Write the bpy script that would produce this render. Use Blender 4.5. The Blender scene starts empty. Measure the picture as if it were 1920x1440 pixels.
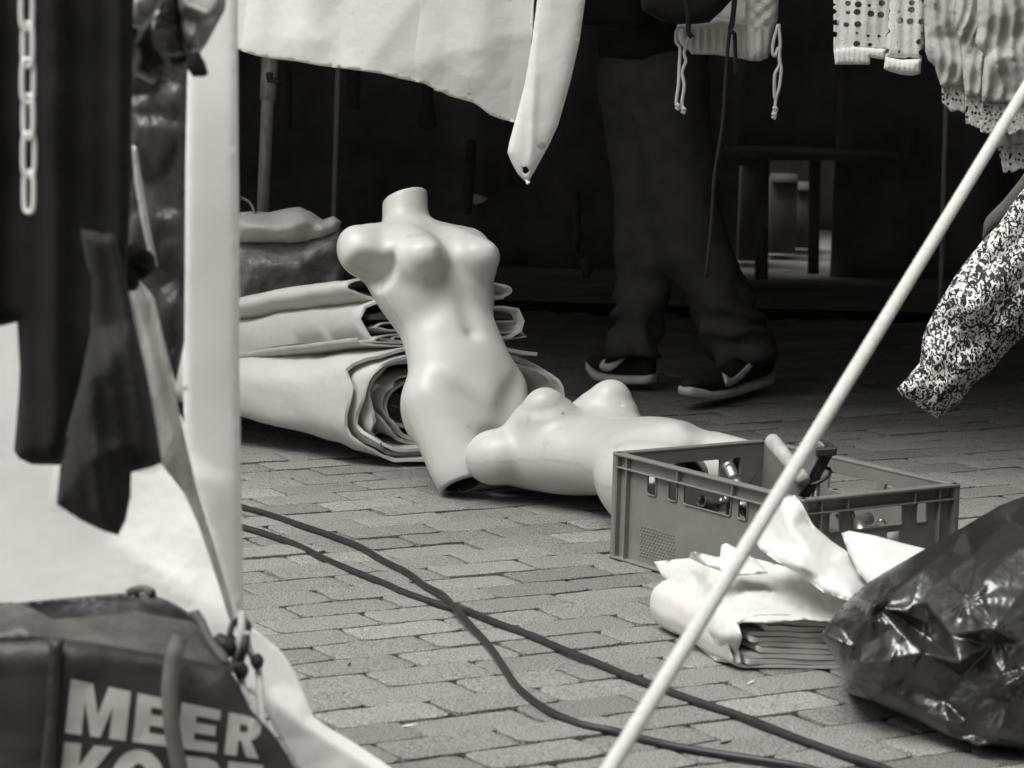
import bpy, math, random
import numpy as np
from mathutils import Vector, Matrix
from mathutils.geometry import delaunay_2d_cdt

random.seed(7); rng = np.random.default_rng(7)
S = bpy.context.scene
COL = S.collection

# ------------------------------------------------------------------ camera
F_PX, PITCH, ROLL, CAM_H = 5369.0, 0.13846641, 0.02859149, 1.15801632     # pixels of the 1920 wide photograph
_c, _s = math.cos(ROLL), math.sin(ROLL)
_R = np.array([1.0, 0, 0]); _U = np.array([0, math.sin(PITCH), math.cos(PITCH)]); _F = np.array([0, math.cos(PITCH), -math.sin(PITCH)])
_CX = _c * _R + _s * _U; _CY = -_s * _R + _c * _U
CAM = np.array([0, 0, CAM_H])
cam = bpy.data.cameras.new('camera'); camo = bpy.data.objects.new('camera', cam); COL.objects.link(camo)
m = Matrix.Identity(4)
for i in range(3):
    m[i][0] = _CX[i]; m[i][1] = _CY[i]; m[i][2] = -_F[i]; m[i][3] = CAM[i]
camo.matrix_world = m
cam.sensor_width = 36.0; cam.lens = 36.0 * F_PX / 1920.0
cam.clip_start = 0.05; cam.clip_end = 400
cam.dof.use_dof = True; cam.dof.focus_distance = 6.35; cam.dof.aperture_fstop = 8.0
S.camera = camo

# ------------------------------------------------------------------ light
SUN_EL, SUN_AZ = math.radians(62), math.radians(232)     # azimuth of the sun measured clockwise from +Y (behind and left of the camera)
w = bpy.data.worlds.new("World"); S.world = w; w.use_nodes = True
nt = w.node_tree; nt.nodes.clear()
sky = nt.nodes.new('ShaderNodeTexSky'); sky.sky_type = 'NISHITA'; sky.sun_disc = False
sky.sun_elevation = SUN_EL; sky.sun_rotation = SUN_AZ; sky.dust_density = 4.0
bw = nt.nodes.new('ShaderNodeRGBToBW'); bg = nt.nodes.new('ShaderNodeBackground'); wo = nt.nodes.new('ShaderNodeOutputWorld')
nt.links.new(sky.outputs[0], bw.inputs[0]); nt.links.new(bw.outputs[0], bg.inputs[0]); nt.links.new(bg.outputs[0], wo.inputs[0])
bg.inputs[1].default_value = 0.10
sl = bpy.data.lights.new('sun', 'SUN'); sl.energy = 1.5; sl.angle = math.radians(38); sl.color = (1, 0.99, 0.97)
so = bpy.data.objects.new('sun', sl); COL.objects.link(so)
sd = Vector((math.sin(SUN_AZ) * math.cos(SUN_EL), math.cos(SUN_AZ) * math.cos(SUN_EL), math.sin(SUN_EL)))
so.rotation_euler = sd.to_track_quat('Z', 'Y').to_euler(); so.location = (-3, -4, 8)
S.view_settings.view_transform = 'Standard'; S.view_settings.look = 'None'
S.view_settings.exposure = 1.05; S.view_settings.gamma = 1.0
S.cycles.use_denoising = True; S.cycles.max_bounces = 8; S.cycles.transparent_max_bounces = 24

# ------------------------------------------------------------------ picture point -> place
def ray(px, py):
    x = (np.asarray(px, float) - 960) / F_PX; y = -(np.asarray(py, float) - 720) / F_PX
    return x[..., None] * _CX + y[..., None] * _CY + _F
def P(px, py, Y):
    d = ray(px, py); return CAM + d * (np.asarray(Y, float) / d[..., 1])[..., None]
def G(px, py, z=0.0):
    d = ray(px, py); return CAM + d * ((z - CAM_H) / d[..., 2])[..., None]
def gy(px, py, z=0.0): return float(G(px, py, z)[1])
def pix(p):
    v = np.asarray(p, float) - CAM; k = v @ _F
    return 960 + F_PX * (v @ _CX) / k, 720 - F_PX * (v @ _CY) / k

# ------------------------------------------------------------------ numpy noise
def _hash(i, j, k):
    h = (i.astype(np.int64) * 374761393 + j.astype(np.int64) * 668265263 + k.astype(np.int64) * 2147483647 % 1274126177) & 0xffffffff
    h = ((h ^ (h >> 13)) * 1274126177) & 0xffffffff
    h = ((h ^ (h >> 16)) * 2246822519) & 0xffffffff
    return ((h ^ (h >> 15)) & 0xffff) / 32767.5 - 1.0
def noise(p, scale=1.0, seed=0):
    p = np.asarray(p, float) * scale + seed * 17.31
    i = np.floor(p).astype(np.int64); f = p - i; f = f * f * (3 - 2 * f)
    r = 0
    for a in (0, 1):
        for b in (0, 1):
            for c in (0, 1):
                wgt = (f[..., 0] if a else 1 - f[..., 0]) * (f[..., 1] if b else 1 - f[..., 1]) * (f[..., 2] if c else 1 - f[..., 2])
                r = r + wgt * _hash(i[..., 0] + a, i[..., 1] + b, i[..., 2] + c)
    return r
def fbm(p, scale=1.0, seed=0, n=3):
    r = 0; a = 1.0
    for o in range(n):
        r = r + a * noise(p, scale * 2 ** o, seed + o); a *= 0.5
    return r
def ridged(p, scale=1.0, seed=0, n=2):
    r = 0; a = 1.0
    for o in range(n):
        r = r + a * (1 - 2 * np.abs(noise(p, scale * 2.1 ** o, seed + o))); a *= 0.5
    return r

# ------------------------------------------------------------------ objects
def tint(v):
    k = min(1.0, max(0.0, v) ** 0.5)
    return (v, v * (0.962 + 0.034 * k), v * (0.84 + 0.125 * k), 1)
def _link(o): COL.objects.link(o); return o
def tag(o, label=None, cat=None, group=None, kind=None):
    if label: o['label'] = label
    if cat: o['category'] = cat
    if group: o['group'] = group
    if kind: o['kind'] = kind
    return o
def empty(name, loc, label=None, cat=None, group=None):
    o = _link(bpy.data.objects.new(name, None)); o.location = tuple(float(c) for c in loc); o.empty_display_size = 0.05
    return tag(o, label, cat, group)
def wloc(o):
    l = Vector((0, 0, 0))
    while o is not None:
        l += o.location; o = o.parent
    return np.array(l)
def obj(name, vf, mat, parent=None, smooth=True, attrs=None):
    """ONE mesh object from world space verts and faces."""
    v, f = vf[0], vf[1]
    v = np.asarray(v, float)
    if parent is None:
        org = np.array([v[:, 0].mean(), v[:, 1].mean(), v[:, 2].min()]); loc = org
    else:
        org = wloc(parent); loc = np.zeros(3)
        c = v.mean(0) - org; loc = c; org = org + c
    me = bpy.data.meshes.new(name)
    me.from_pydata((v - org).tolist(), [], [list(map(int, q)) for q in f])
    me.update()
    if smooth: me.polygons.foreach_set('use_smooth', np.ones(len(me.polygons), bool))
    if attrs:
        for k, val in attrs.items():
            a = me.attributes.new(k, 'FLOAT', 'POINT'); a.data.foreach_set('value', np.asarray(val, np.float32))
    if mat is not None: me.materials.append(mat)
    o = _link(bpy.data.objects.new(name, me)); o.location = tuple(float(x) for x in loc)
    if parent is not None: o.parent = parent
    if len(vf) > 2: me.set_sharp_from_angle(angle=math.radians(vf[2]))
    return o
def sharp(o, deg=35):
    """flat/smooth split by angle so bevel free edges stay crisp"""
    me = o.data
    me.set_sharp_from_angle(angle=math.radians(deg)); return o
def join(parts):
    vs, fs, n = [], [], 0
    for v, f in parts:
        vs.append(np.asarray(v, float)); fs += [[i + n for i in q] for q in f]; n += len(v)
    return np.concatenate(vs), fs

# ------------------------------------------------------------------ materials
def mat(name, v, rough=0.6, spec=0.4, var=0.0, vscale=8.0, bump=0.0, bscale=60.0, bdist=0.01, metal=0.0,
        sheen=0.0, trans=0.0, wave=None, stain=None, coat=0.0, attr=None, v2=None, stretch=None, sharpv=0.2):
    mt = bpy.data.materials.new(name); mt.use_nodes = True; n = mt.node_tree; n.nodes.clear(); L = n.links.new
    out = n.nodes.new('ShaderNodeOutputMaterial'); b = n.nodes.new('ShaderNodeBsdfPrincipled')
    b.inputs['Roughness'].default_value = rough; b.inputs['Specular IOR Level'].default_value = spec
    b.inputs['Metallic'].default_value = metal; b.inputs['Sheen Weight'].default_value = sheen
    b.inputs['Coat Weight'].default_value = coat; b.inputs['Coat Roughness'].default_value = 0.15
    tc = n.nodes.new('ShaderNodeTexCoord'); co = tc.outputs['Object']
    if stretch:
        mp = n.nodes.new('ShaderNodeMapping'); mp.inputs['Scale'].default_value = stretch; L(co, mp.inputs[0]); co = mp.outputs[0]
    col = tint(v)
    cs = None
    if var > 0 or v2 is not None:
        ns = n.nodes.new('ShaderNodeTexNoise'); ns.inputs['Scale'].default_value = vscale; ns.inputs['Detail'].default_value = 6
        ns.inputs['Roughness'].default_value = 0.65; L(co, ns.inputs['Vector'])
        cr = n.nodes.new('ShaderNodeValToRGB'); lo = v * (1 - var); hi = v * (1 + var) if v2 is None else v2
        cr.color_ramp.elements[0].position = 0.5 - sharpv; cr.color_ramp.elements[1].position = 0.5 + sharpv
        cr.color_ramp.elements[0].color = tint(lo); cr.color_ramp.elements[1].color = tint(min(hi, 0.95))
        L(ns.outputs[0], cr.inputs[0]); cs = cr.outputs[0]
    if stain:
        vs, thr, sc = stain
        s2 = n.nodes.new('ShaderNodeTexNoise'); s2.inputs['Scale'].default_value = sc; s2.inputs['Detail'].default_value = 3; L(co, s2.inputs['Vector'])
        r2 = n.nodes.new('ShaderNodeValToRGB'); r2.color_ramp.elements[0].position = thr; r2.color_ramp.elements[1].position = thr + 0.05
        L(s2.outputs[0], r2.inputs[0])
        mx = n.nodes.new('ShaderNodeMix'); mx.data_type = 'RGBA'; L(r2.outputs[0], mx.inputs[0])
        if cs is not None: L(cs, mx.inputs[6])
        else: mx.inputs[6].default_value = col
        mx.inputs[7].default_value = tint(vs); cs = mx.outputs[2]
    if attr:                                            # colour factor per vertex (brick tone, shade painted in thigh ends, a mould seam)
        at = n.nodes.new('ShaderNodeAttribute'); at.attribute_name = attr
        mx = n.nodes.new('ShaderNodeMix'); mx.data_type = 'RGBA'; mx.blend_type = 'MULTIPLY'; mx.inputs[0].default_value = 1
        if cs is not None: L(cs, mx.inputs[6])
        else: mx.inputs[6].default_value = col
        L(at.outputs['Fac'], mx.inputs[7]); cs = mx.outputs[2]
    if cs is not None: L(cs, b.inputs['Base Color'])
    else: b.inputs['Base Color'].default_value = col
    h = None
    if bump > 0:
        bn = n.nodes.new('ShaderNodeTexNoise'); bn.inputs['Scale'].default_value = bscale; bn.inputs['Detail'].default_value = 5; L(co, bn.inputs['Vector'])
        h = bn.outputs[0]
    if wave:
        wv = n.nodes.new('ShaderNodeTexWave'); wv.inputs['Scale'].default_value = wave[0]; wv.bands_direction = wave[1]
        wv.inputs['Distortion'].default_value = wave[2]; L(co, wv.inputs['Vector'])
        if h is not None:
            ad = n.nodes.new('ShaderNodeMath'); ad.operation = 'ADD'; L(h, ad.inputs[0]); L(wv.outputs['Fac'], ad.inputs[1]); h = ad.outputs[0]
        else: h = wv.outputs['Fac']; bump = wave[3]
    if h is not None:
        bp = n.nodes.new('ShaderNodeBump'); bp.inputs['Strength'].default_value = bump; bp.inputs['Distance'].default_value = bdist
        L(h, bp.inputs['Height']); L(bp.outputs[0], b.inputs['Normal'])
    sh = b.outputs[0]
    if trans > 0:
        tr = n.nodes.new('ShaderNodeBsdfTranslucent'); tr.inputs[0].default_value = tint(min(0.9, v))
        ms = n.nodes.new('ShaderNodeMixShader'); ms.inputs[0].default_value = trans; L(sh, ms.inputs[1]); L(tr.outputs[0], ms.inputs[2]); sh = ms.outputs[0]
    L(sh, out.inputs[0])
    mt['_b'] = b.name
    return mt
def alpha_holes(mt, kind, scale, thr, stretch=(1, 1, 1), rnd=0.25):
    """openwork cloth: real holes between the threads"""
    n = mt.node_tree; L = n.links.new
    out = [q for q in n.nodes if q.type == 'OUTPUT_MATERIAL'][0]; src = out.inputs[0].links[0].from_socket
    tc = n.nodes.new('ShaderNodeTexCoord'); mp = n.nodes.new('ShaderNodeMapping'); mp.inputs['Scale'].default_value = stretch
    L(tc.outputs['Object'], mp.inputs[0])
    vo = n.nodes.new('ShaderNodeTexVoronoi'); vo.feature = kind; vo.inputs['Scale'].default_value = scale
    if kind == 'F1': vo.inputs['Randomness'].default_value = rnd
    L(mp.outputs[0], vo.inputs['Vector'])
    lt = n.nodes.new('ShaderNodeMath'); lt.operation = 'LESS_THAN' if kind == 'F1' else 'GREATER_THAN'; lt.inputs[1].default_value = thr
    L(vo.outputs['Distance'], lt.inputs[0])
    tp = n.nodes.new('ShaderNodeBsdfTransparent'); ms = n.nodes.new('ShaderNodeMixShader')
    L(lt.outputs[0], ms.inputs[0]); L(src, ms.inputs[1]); L(tp.outputs[0], ms.inputs[2]); L(ms.outputs[0], out.inputs[0])
    return mt

M = dict(
    brick=mat('paving_brick', 0.225, 0.85, 0.25, var=0.55, vscale=330, bump=0.7, bscale=420, bdist=0.004, attr='shade', sharpv=0.09),
    sand=mat('joint_sand', 0.03, 0.95, 0.1, var=0.4, vscale=30, bump=0.4, bscale=200, bdist=0.004),
    mann=mat('mannequin_plastic', 0.53, 0.38, 0.4, var=0.025, vscale=6, attr='seam_and_shade', bump=0.02, bscale=30, bdist=0.004, stain=(0.46, 0.675, 20)),
    manin=mat('mannequin_inside', 0.03, 0.8, 0.2),
    tarp=mat('white_tarp', 0.64, 0.42, 0.4, var=0.07, vscale=9, bump=0.12, bscale=26, bdist=0.02, trans=0.12),
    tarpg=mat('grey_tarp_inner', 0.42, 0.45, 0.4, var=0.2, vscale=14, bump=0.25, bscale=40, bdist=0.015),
    tarpd=mat('dark_tarp_sheet', 0.05, 0.5, 0.4, var=0.3, vscale=20),
    cloth=mat('white_awning_cloth', 0.82, 0.8, 0.2, var=0.05, vscale=12, bump=0.15, bscale=120, bdist=0.004, trans=0.3, stain=(0.42, 0.705, 26)),
    sheet=mat('white_side_sheet', 0.92, 0.6, 0.3, var=0.03, vscale=6, trans=0.1),
    sheet2=mat('pale_side_sheet', 0.8, 0.55, 0.3, var=0.09, vscale=5, trans=0.2, bump=0.1, bscale=8, bdist=0.02),
    pvc=mat('clear_plastic', 0.075, 0.3, 0.5, var=0.75, vscale=9, bump=0.35, bscale=24, bdist=0.02, stretch=(3, 3, 0.9)),
    pvcl=mat('clear_plastic_folds', 0.72, 0.3, 0.5, var=0.3, vscale=14, bump=0.3, bscale=24, bdist=0.02, stretch=(3, 3, 0.5)),
    pvcg=mat('grey_plastic', 0.17, 0.32, 0.5, var=0.5, vscale=14, bump=0.4, bscale=40, bdist=0.02),
    black=mat('black_cloth', 0.012, 0.9, 0.15, var=0.35, vscale=14, sheen=0.05),
    black2=mat('charcoal_cloth', 0.014, 0.75, 0.25, var=0.35, vscale=10, sheen=0.05),
    inter=mat('dark_stall_cloth', 0.36, 0.9, 0.1, var=0.4, vscale=3),
    dim=mat('dark_garment', 0.36, 0.9, 0.1, var=0.5, vscale=8),
    strapd=mat('dark_strap', 0.06, 0.9, 0.1, var=0.4, vscale=8),
    dim2=mat('grey_garment', 0.1, 0.9, 0.1, var=0.4, vscale=8),
    bin=mat('black_bag_plastic', 0.022, 0.26, 0.9, bump=0.16, bscale=45, bdist=0.008),
    rubber=mat('black_rubber', 0.022, 0.42, 0.45, var=0.3, vscale=30, bump=0.1, bscale=150, bdist=0.002),
    crate=mat('grey_crate_plastic', 0.17, 0.45, 0.4, var=0.16, vscale=18, bump=0.06, bscale=90, bdist=0.003, stain=(0.26, 0.74, 40)),
    steel=mat('worn_steel', 0.3, 0.38, 0.5, metal=0.85, var=0.35, vscale=40),
    pole=mat('galvanised_pole', 0.3, 0.5, 0.5, metal=0.1, var=0.35, vscale=25, stretch=(6, 6, 0.7)),
    wood=mat('hammer_wood', 0.34, 0.65, 0.3, var=0.3, vscale=28, stretch=(1, 1, 1), bump=0.15, bscale=80, bdist=0.004),
    iron=mat('black_iron', 0.02, 0.5, 0.5, var=0.3, vscale=30),
    rope=mat('white_rope', 0.52, 0.85, 0.2, var=0.15, vscale=120, bump=0.5, bscale=300, bdist=0.003),
    twine=mat('pale_cord', 0.55, 0.9, 0.2, var=0.12, vscale=200, bump=0.3, bscale=400, bdist=0.002),
    wool=mat('cream_knit', 0.55, 0.95, 0.1, var=0.06, vscale=40, bump=0.5, bscale=160, bdist=0.006, sheen=0.2),
    lin=mat('pale_cotton', 0.56, 0.9, 0.15, var=0.06, vscale=25, bump=0.1, bscale=200, bdist=0.003, trans=0.15),
    chain=mat('white_plastic_chain', 0.72, 0.4, 0.4),
    bagb=mat('dark_woven_bag', 0.028, 0.5, 0.4, var=0.4, vscale=12, bump=0.3, bscale=26, bdist=0.012),
    bagl=mat('bag_lining', 0.085, 0.5, 0.4, var=0.5, vscale=12, bump=0.3, bscale=26, bdist=0.012),
    strap=mat('grey_strap', 0.15, 0.6, 0.3, var=0.1, vscale=30),
    letter=mat('pale_print', 0.4, 0.55, 0.3, var=0.16, vscale=9),
    sneaker=mat('black_sneaker', 0.03, 0.7, 0.2, var=0.3, vscale=30),
    sole=mat('white_sole', 0.72, 0.6, 0.3, var=0.15, vscale=20),
    trouser=mat('dark_trousers', 0.085, 0.9, 0.15, var=0.25, vscale=14),
    skin=mat('skin', 0.4, 0.6, 0.3), hair=mat('dark_hair', 0.03, 0.6, 0.3),
    paper=mat('white_paper', 0.7, 0.8, 0.2, var=0.05), card=mat('grey_card', 0.09, 0.8, 0.2),
)

# ------------------------------------------------------------------ shape helpers
def smooth_path(pts, n=8, closed=False):
    p = np.asarray(pts, float); k = len(p); out = []
    idx = range(k if closed else k - 1)
    for i in idx:
        p0 = p[(i - 1) % k] if closed or i > 0 else 2 * p[0] - p[1]
        p1 = p[i]; p2 = p[(i + 1) % k]
        p3 = p[(i + 2) % k] if closed or i + 2 < k else 2 * p[-1] - p[-2]
        for t in np.linspace(0, 1, n, endpoint=False):
            out.append(0.5 * ((2 * p1) + (p2 - p0) * t + (2 * p0 - 5 * p1 + 4 * p2 - p3) * t * t + (3 * p1 - p0 - 3 * p2 + p3) * t ** 3))
    if not closed: out.append(p[-1])
    return np.array(out)
def tube(pts, r, seg=10, closed=False, sub=6, flat=1.0, caps=True, twist=0.0):
    p = smooth_path(pts, sub, closed) if sub > 1 else np.asarray(pts, float)
    n = len(p); r = np.interp(np.linspace(0, 1, n), np.linspace(0, 1, len(np.atleast_1d(r))), np.atleast_1d(r))
    t = np.gradient(p, axis=0)
    if closed: t = np.roll(p, -1, 0) - np.roll(p, 1, 0)
    t /= np.linalg.norm(t, axis=1)[:, None] + 1e-12
    ref = np.array([0, 0, 1.0]) if abs(t[0][2]) < 0.9 else np.array([1.0, 0, 0])
    u = np.cross(t[0], ref); u /= np.linalg.norm(u); vs = []
    for i in range(n):
        u = u - t[i] * (u @ t[i]); u /= np.linalg.norm(u); v = np.cross(t[i], u)
        for k in range(seg):
            a = 2 * math.pi * k / seg + twist * i
            vs.append(p[i] + r[i] * (math.cos(a) * u + math.sin(a) * v * flat))
    fs = []
    m_ = n if closed else n - 1
    for i in range(m_):
        for k in range(seg):
            j = (i + 1) % n
            fs.append((i * seg + k, i * seg + (k + 1) % seg, j * seg + (k + 1) % seg, j * seg + k))
    if caps and not closed:
        fs.append(tuple(range(seg))[::-1]); fs.append(tuple((n - 1) * seg + k for k in range(seg)))
    return np.array(vs), fs
def box(c, dx, dy, dz, ux=(1, 0, 0), uy=(0, 1, 0), uz=(0, 0, 1), bev=0.0):
    """box with chamfered edges; dx, dy, dz full sizes"""
    c = np.asarray(c, float); ux, uy, uz = (np.asarray(q, float) for q in (ux, uy, uz))
    h = np.array([dx, dy, dz]) / 2; b = min(bev, h.min() * 0.9)
    if b <= 0:
        s = np.array([[x, y, z] for x in (-1, 1) for y in (-1, 1) for z in (-1, 1)]) * h
        f = [(0, 1, 3, 2), (4, 6, 7, 5), (0, 4, 5, 1), (2, 3, 7, 6), (0, 2, 6, 4), (1, 5, 7, 3)]
    else:
        s = []; key = {}
        for x in (-1, 1):
            for y in (-1, 1):
                for z in (-1, 1):
                    for ax in range(3):
                        q = np.array([x, y, z]) * (h - b); q[ax] = (x, y, z)[ax] * h[ax]
                        key[(x, y, z, ax)] = len(s); s.append(q)
        s = np.array(s); f = []
        for ax in range(3):
            o1, o2 = [(1, 2), (2, 0), (0, 1)][ax]
            for sg in (-1, 1):
                q = []
                for a, d in ((-1, -1), (1, -1), (1, 1), (-1, 1)):
                    k = [0, 0, 0]; k[ax] = sg; k[o1] = a; k[o2] = d; q.append(key[(*k, ax)])
                f.append(q if sg > 0 else q[::-1])
            for a in (-1, 1):                      # edges along ax
                for d in (-1, 1):
                    k1 = [0, 0, 0]; k1[o1] = a; k1[o2] = d; k2 = list(k1); k1[ax] = -1; k2[ax] = 1
                    f.append([key[(*k1, o1)], key[(*k2, o1)], key[(*k2, o2)], key[(*k1, o2)]])
        for x in (-1, 1):
            for y in (-1, 1):
                for z in (-1, 1): f.append([key[(x, y, z, 0)], key[(x, y, z, 1)], key[(x, y, z, 2)]])
    v = c + s[:, :1] * ux + s[:, 1:2] * uy + s[:, 2:] * uz
    return fix_normals(v, f)
def fix_normals(v, f):
    import bmesh
    bm = bmesh.new(); vs = [bm.verts.new(q) for q in v]
    for q in f:
        try: bm.faces.new([vs[i] for i in q])
        except ValueError: pass
    bmesh.ops.recalc_face_normals(bm, faces=bm.faces)
    bm.verts.index_update()
    out = [[x.index for x in fc.verts] for fc in bm.faces]; bm.free()
    return v, out
def inside(pt, loops):
    r = np.zeros(len(pt), bool)
    for lp in loops:
        lp = np.asarray(lp, float); x, y = pt[:, 0], pt[:, 1]; c = np.zeros(len(pt), bool)
        for i in range(len(lp)):
            x1, y1 = lp[i]; x2, y2 = lp[i - 1]
            if y1 == y2: continue
            k = ((y1 > y) != (y2 > y)) & (x < (x2 - x1) * (y - y1) / (y2 - y1) + x1); c ^= k
        r ^= c
    return r
def resample(lp, d):
    lp = np.asarray(lp, float); out = []
    for i in range(len(lp)):
        a, b = lp[i], lp[(i + 1) % len(lp)]; k = max(1, int(round(np.linalg.norm((b - a)[:2]) / d)))
        for t in range(k): out.append(a + (b - a) * t / k)
    return np.array(out)
def fill2d(loops, d=None, jitter=0.25):
    """triangulate loops (even-odd) with interior points on a grid of step d; returns verts2d, tris, number of loop verts"""
    lps = [resample(l, d) if d else np.asarray(l, float) for l in loops]
    pts = [q for l in lps for q in l[:, :2]]; edges = []; n = 0
    for l in lps:
        edges += [(n + i, n + (i + 1) % len(l)) for i in range(len(l))]; n += len(l)
    nb = n; allp = np.array(pts)
    if d:
        lo, hi = allp.min(0), allp.max(0)
        gx, gyy = np.meshgrid(np.arange(lo[0] + d / 2, hi[0], d), np.arange(lo[1] + d / 2, hi[1], d * 0.87))
        gx = gx + (np.arange(gx.shape[0]) % 2)[:, None] * d / 2
        g = np.stack([gx.ravel(), gyy.ravel()], 1); g += rng.uniform(-jitter, jitter, g.shape) * d
        g = g[inside(g, [l[:, :2] for l in lps])]
        # keep away from boundary
        keep = np.ones(len(g), bool)
        for s0 in range(0, len(g), 4000):
            dd = np.linalg.norm(g[s0:s0 + 4000, None] - allp[None, :nb], axis=2).min(1); keep[s0:s0 + 4000] = dd > d * 0.55
        pts += list(g[keep])
    vo, eo, fo, *_ = delaunay_2d_cdt([Vector((float(q[0]), float(q[1]))) for q in pts], edges, [], 0, 1e-7)
    v = np.array([tuple(q) for q in vo]); f = np.array(fo, int)
    c = v[f].mean(1); f = f[inside(c, [l[:, :2] for l in lps])]
    return v, f
def boundary_dist(v, loops):
    d = np.full(len(v), 1e9)
    for lp in loops:
        lp = np.asarray(lp, float)[:, :2]
        for i in range(len(lp)):
            a, b = lp[i], lp[(i + 1) % len(lp)]; ab = b - a; L2 = ab @ ab + 1e-12
            t = np.clip(((v - a) @ ab) / L2, 0, 1); d = np.minimum(d, np.linalg.norm(v - a - t[:, None] * ab, axis=1))
    return d
def interp_tri(ctrl, q, soft=0):
    """piecewise linear (creased) interpolation of ctrl (x, y, val) at q"""
    ctrl = np.asarray(ctrl, float)
    vo, eo, fo, *_ = delaunay_2d_cdt([Vector((c[0], c[1])) for c in ctrl], [], [], 0, 1e-7)
    vv = np.array([tuple(x) for x in vo])
    val = np.array([ctrl[np.argmin(((ctrl[:, :2] - x) ** 2).sum(1)), 2] for x in vv])
    out = np.full(len(q), np.nan)
    for t in fo:
        a, b, c = vv[t[0]], vv[t[1]], vv[t[2]]
        det = (b[0] - a[0]) * (c[1] - a[1]) - (c[0] - a[0]) * (b[1] - a[1])
        if abs(det) < 1e-9: continue
        l1 = ((q[:, 0] - a[0]) * (c[1] - a[1]) - (c[0] - a[0]) * (q[:, 1] - a[1])) / det
        l2 = ((b[0] - a[0]) * (q[:, 1] - a[1]) - (q[:, 0] - a[0]) * (b[1] - a[1])) / det
        k = (l1 >= -1e-6) & (l2 >= -1e-6) & (l1 + l2 <= 1 + 1e-6)
        out[k] = (val[t[0]] * (1 - l1 - l2) + val[t[1]] * l1 + val[t[2]] * l2)[k]
    bad = np.isnan(out)
    if bad.any():
        dd = ((q[bad][:, None] - ctrl[None, :, :2]) ** 2).sum(2); out[bad] = ctrl[dd.argmin(1), 2]
    return out
def laplace(v, f, it, fixed=None, col=slice(None)):
    n = len(v); e = np.concatenate([f[:, [0, 1]], f[:, [1, 2]], f[:, [2, 0]]]); e = np.concatenate([e, e[:, ::-1]])
    deg = np.bincount(e[:, 0], minlength=n)[:, None] + 1e-9
    v = v.copy(); one = v.ndim == 1
    for _ in range(it):
        x = v[:, None] if one else v
        s = np.zeros_like(x)
        for c in range(x.shape[1]): s[:, c] = np.bincount(e[:, 0], weights=x[e[:, 1], c], minlength=n)
        x2 = 0.5 * x + 0.5 * s / deg
        if fixed is not None: x2[fixed] = x[fixed]
        v = x2[:, 0] if one else x2
    return v
def shell(front, back, tris):
    """close front and back sheets along their borders"""
    n = len(front); t = [tuple(q) for q in tris]
    cnt = {}
    for a, b, c in t:
        for e in ((a, b), (b, c), (c, a)):
            k = (min(e), max(e)); cnt[k] = None if k in cnt else e
    f = t + [(c + n, b + n, a + n) for a, b, c in t]
    for e in cnt.values():
        if e is not None: f.append((e[1], e[0], e[0] + n, e[1] + n))
    return np.concatenate([front, back]), f
def relief(outline, ctrl=(), d=9, thick=0.004, bulge=0.0, brad=60, soft=2, nz=0.0, ns=8.0, seed=1, rid=0.0, rs=6.0, holes=(), fold=None, back=None, amp=None):
    """a body whose seen side has the given outline (px, py, Y) and depths inside (px, py, Y), with real depth behind it"""
    ol = np.array([q[:3] for q in outline], float)
    v, f = fill2d([ol[:, :2]] + [np.asarray(h, float) for h in holes], d)
    allc = list(ol) + [np.array(c, float) for c in ctrl]
    Y = interp_tri(allc, v); Y = laplace(Y, f, soft) if soft else Y
    db = boundary_dist(v, [ol[:, :2]]); k = np.clip(db / brad, 0, 1); prof = np.sqrt(1 - (1 - k) ** 2)
    base = P(v[:, 0], v[:, 1], Y)
    off = np.zeros(len(v))
    if nz: off += nz * fbm(base, ns, seed)
    if rid: off += rid * ridged(base, rs, seed + 5)
    if fold is not None: off += fold(v[:, 0], v[:, 1])
    off *= np.clip(0.25 + k, 0, 1)
    fr = P(v[:, 0], v[:, 1], Y - bulge * prof + off)
    bk = P(v[:, 0], v[:, 1], Y + thick * (0.15 + 0.85 * prof) + (bulge * 0.6 * prof if back is None else back * prof) + (off if bulge == 0 and back is None else 0))
    # image plane orientation: make front faces look at the camera
    a, b, c = f[:, 0], f[:, 1], f[:, 2]
    nrm = np.cross(fr[b] - fr[a], fr[c] - fr[a]); flip = (nrm * (CAM - fr[a])).sum(1) < 0
    f = f.copy(); f[flip] = f[flip][:, ::-1]
    return shell(fr, bk, f)
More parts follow.
